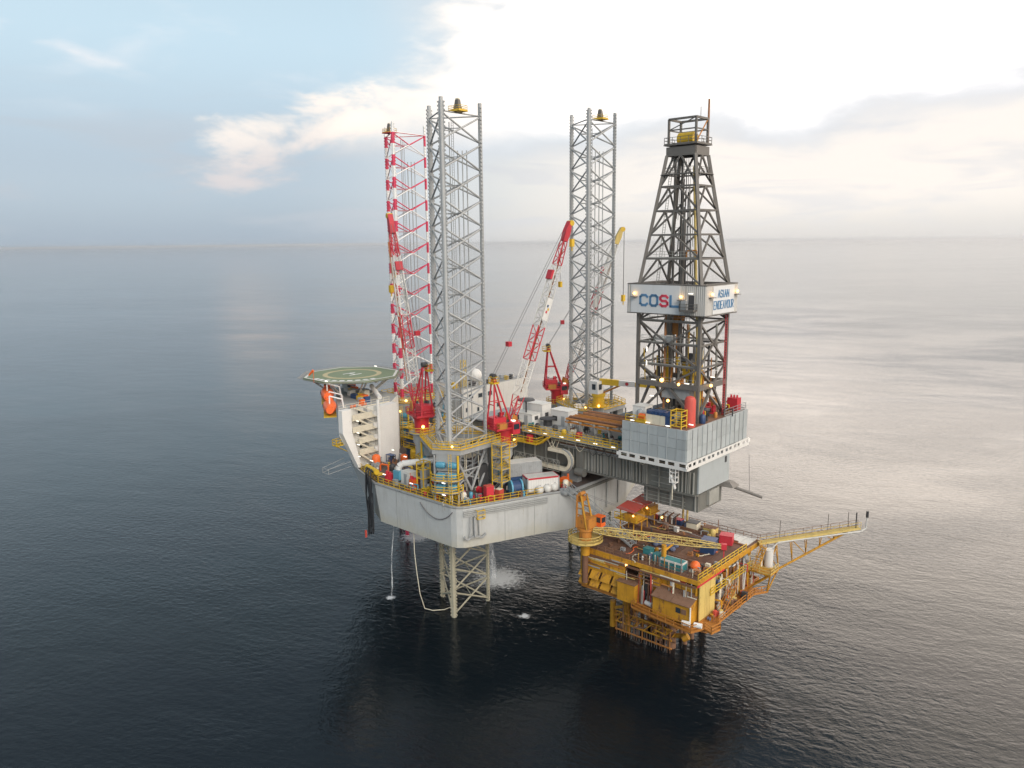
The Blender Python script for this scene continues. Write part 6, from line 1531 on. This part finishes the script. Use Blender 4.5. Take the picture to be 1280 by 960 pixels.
# platform crane
pcx, pcy = 26.6, -16.4
pk_ = thing('platform_crane', 'orange-yellow platform crane with long cream lattice boom lowered over the deck', 'crane', (pcx, pcy, 13))
b = MB(); b.sm = True; b.lathe((pcx, pcy, 0), [(.8, 16.2), (.8, 19.4)], 16); b.build('pedestal', 'pyellow', pk_); b = MB(); b.sm = True; b.lathe((pcx, pcy, 0), [(.55, 11.0), (.55, 16.2)], 12); b.build('pedestal_foot', 'rust', pk_)
b = MB(); b.lathe((pcx, pcy, 0), [(2.6, 18.6), (3.1, 18.9), (3.1, 19.0)], 20); b.build('tub_walkway', 'pyellow2', pk_)
railing([(pcx + 3.0 * cos(i * pi / 7), pcy + 3.0 * sin(i * pi / 7), 19.0) for i in range(14)], pk_, 'pyellow2', closed=True, r=.07)
b = MB(); b.sm = True; b.lathe((pcx, pcy, 0), [(1.1, 19.0), (1.1, 20.6), (1.5, 20.8), (1.5, 21.2)], 16); b.build('slew_ring', 'porange', pk_)
b = MB(); b.box((pcx + .2, pcy + .3, 22.2), (2.4, 2.6, 1.8)); b.build('engine_house', 'porange', pk_)
b = MB(); b.box((pcx + 1.6, pcy + 2.0, 22.2), (1.5, 1.3, 1.9)); b.build('cab', 'orange', pk_)
blk('cab_window', (pcx + 2.4, pcy + 2.0, 22.5), (.06, 1.0, .9), 'glass', pk_); blk('cab_window', (pcx + 1.6, pcy + 1.32, 22.5), (1.1, .06, .9), 'glass', pk_)
for i in (-1, 1):
    bar('gantry_leg', (pcx - 1.2, pcy + i * 1.0, 21.2), (pcx - 1.2, pcy + i * .8, 27.0), .2, 'porange', pk_); bar('gantry_leg', (pcx + 1.0, pcy + i * 1.0, 21.2), (pcx - .4, pcy + i * .8, 27.0), .18, 'pyellow', pk_)
    for k in range(4): bar('gantry_tie', (pcx - 1.2, pcy + i * .9, 22.3 + 1.2 * k), (pcx + .75 - .28 * k, pcy + i * .9, 22.3 + 1.2 * k), .1, 'porange', pk_)
b = MB(); b.box((pcx - .8, pcy, 26.2), (.9, 1.2, .8)); b.build('gantry_panel', 'porange', pk_)
b = MB(); b.tube((pcx - .8, pcy - .7, 27.1), (pcx - .8, pcy + .7, 27.1), .35, n=10); b.build('gantry_sheave', 'porange', pk_)
bf, btp = V((pcx + 1.5, pcy + .3, 21.0)), V((47.6, -6.3, 20.0))
d = (btp - bf).normalized(); sd2 = V((-d.y, d.x, 0)).normalized(); up2 = sd2.cross(d); up2 = up2 if up2.z > 0 else -up2
cu = [0, .12, .45, .8, 1.0]; dm = [(.9, .4), (1.15, 1.0), (1.2, 1.1), (1.05, .9), (.6, .45)]
for i in range(4): lattice(pk_, 'boom_section', bf.lerp(btp, cu[i]), bf.lerp(btp, cu[i + 1]), sd2, up2, *dm[i], *dm[i + 1], max(3, int((cu[i + 1] - cu[i]) * 19)), 'pyellow2', .085, .055)
b = MB(); b.box(btp, (.9, .8, .9), atan2(d.y, d.x)); b.tube(btp - V((0, 0, .4)), btp - V((0, 0, 2.0)), .09); b.build('boom_head', 'red', pk_)
for s_ in (-.3, .3): bar('luffing_rope', (pcx - .8, pcy + s_, 27.2), bf.lerp(btp, .96) + V((0, 0, .4)), .03, 'cable', pk_, n=4)
br_ = thing('boom_rest', 'thick yellow post at the deck edge supporting the lowered platform boom', 'boom rest', (41.4, -14.6, PL))
p_ = bf.lerp(btp, .62)
b = MB(); b.sm = True; b.tube((40.4, -13.3, PZ), (40.4, -13.3, p_.z + .2), .42, n=12); b.build('post', 'pyellow', br_)
b = MB(); b.tube((40.4, -13.3, PZ + .05), (40.4, -13.3, PZ + .3), .8, n=12); b.build('post_base', 'cream', br_)
bar('rest_arm', (40.4, -13.3, p_.z - .9), (p_.x, p_.y, p_.z - .75), .2, 'pyellow', br_)

# gangway from the rig to the platform
gw = thing('gangway', 'grey truss gangway sloping from the rig stern down to the platform deck', 'gangway', (18, -9.6, 24))
g0, g1 = V((17.4, -9.8, 24.6)), V((32.4, -10.0, 17.35)); sdg = V((0, 1, 0))
for s_ in (-.75, .75):
    bar('stringer', g0 + sdg * s_, g1 + sdg * s_, .14, 'deckgrey', gw, sq=.35)
    bar('handrail', g0 + sdg * s_ + V((0, 0, 1.1)), g1 + sdg * s_ + V((0, 0, 1.1)), .07, 'deckgrey', gw)
    for k in range(11):
        p = g0.lerp(g1, k / 10) + sdg * s_; bar('rail_post', p, p + V((0, 0, 1.1)), .06, 'deckgrey', gw)
        if k < 10: bar('rail_brace', p + V((0, 0, 1.1)), g0.lerp(g1, (k + 1) / 10) + sdg * s_, .045, 'deckgrey', gw, n=4)
for k in range(26):
    p = g0.lerp(g1, (k + .5) / 26); bar('tread', p - sdg * .7, p + sdg * .7, .09, 'grey', gw, sq=.07)
b = MB(); b.lathe((17.2, -9.6, ZD - .4), [(1.3, 0), (1.4, .4), (1.4, .7)], 14); b.build('landing_turntable', 'deckgrey', gw)

# flare boom
fb = thing('flare_boom', 'long pale yellow vent boom with walkway reaching out over the sea', 'flare boom', (49, 5, 14))
f0, f1 = V((48.4, 5.4, 17.2)), V((61.6, 16.8, 20.0)); fl = V((49.6, 6.0, 11.2)); d = (f1 - f0).normalized(); sf = V((-d.y, d.x, 0)).normalized()
for s_ in (-.6, .6):
    bar('top_chord', f0 + sf * s_, f1 + sf * s_, .12, 'pyellow2', fb)
bar('bottom_chord', fl, f1.lerp(f0, .12) - V((0, 0, .4)), .2, 'pyellow', fb, n=8)
for k in range(6):
    p = fl.lerp(f1.lerp(f0, .12) - V((0, 0, .4)), k / 6); q = f0.lerp(f1, k / 6 * .9 + .02)
    for s_ in (-.6, .6): bar('web_post', p, q + sf * s_, .08, 'pyellow', fb)
    if k % 2: bar('web_brace', p, f0.lerp(f1, min(1, (k - 1) / 6 * .9 + .02)), .08, 'pyellow', fb)
bar('web_brace', fl, f0.lerp(f1, .2), .09, 'pyellow', fb)
b = MB(); b.beam(f0 + V((0, 0, .12)), f1 + V((0, 0, .12)), 1.3, .08); b.build('walkway', 'pyellow2', fb)
railing([f0 + sf * .65 + V((0, 0, .1)), f1 + sf * .65 + V((0, 0, .1))], fb, 'brown', r=.045); railing([f0 - sf * .65 + V((0, 0, .1)), f1 - sf * .65 + V((0, 0, .1))], fb, 'pyellow2', r=.045)
b = MB(); b.sm = True; b.path([f0 - sf * .9 + V((0, 0, -.6)), f0.lerp(f1, .12) - sf * .9 + V((0, 0, -.9)), f0.lerp(f1, .18) - sf * .9, f1 - sf * .9 + V((0, 0, -.3)), f1 + d * .9 - sf * .6 + V((0, 0, 0)), f1 + d * 1.0 - sf * .6 + V((0, 0, 2.0))], .13, 8); b.build('vent_pipe', 'white', fb)
b = MB(); b.tube(f1 + d * 1.0 - sf * .6 + V((0, 0, 2.0)), f1 + d * 1.0 - sf * .6 + V((0, 0, 3.1)), .24, n=8); b.build('vent_tip', 'dark', fb)
for k, h in ((.22, 3.4), (.7, 3.2), (.9, 3.0)): bar('lamp_pole', f0.lerp(f1, k) + sf * .6, f0.lerp(f1, k) + sf * .6 + V((0, 0, h)), .06, 'derrick', fb)
bar('igniter', f1 - d * .6 + V((0, 0, 0)), f1 - d * .6 + V((0, 0, 2.9)), .12, 'dark', fb)
bar('stay_cable', f0.lerp(f1, .1), V((49.2, 5.2, 11.4)), .06, 'cable', fb)

# ------------------------------------------------------------------ air between here and the horizon
if HAZE > 0:
    mh = bpy.data.materials.new('sea_haze'); mh.use_nodes = True
    t_ = mh.node_tree; t_.nodes.clear()
    pv = t_.nodes.new('ShaderNodeVolumePrincipled'); pv.inputs['Color'].default_value = (.95, .96, .98, 1); pv.inputs['Density'].default_value = HAZE; pv.inputs['Anisotropy'].default_value = .45
    ou = t_.nodes.new('ShaderNodeOutputMaterial'); t_.links.new(pv.outputs[0], ou.inputs['Volume'])
    hb = MB(); R2 = 95000.0; hb.box((0, 0, 52.0), (2 * R2, 2 * R2, 106.0))
    me = bpy.data.meshes.new('haze'); me.from_pydata(hb.v, [], hb.f); me.materials.append(mh)
    o = bpy.data.objects.new('haze', me); COL.objects.link(o); o['kind'] = 'stuff'
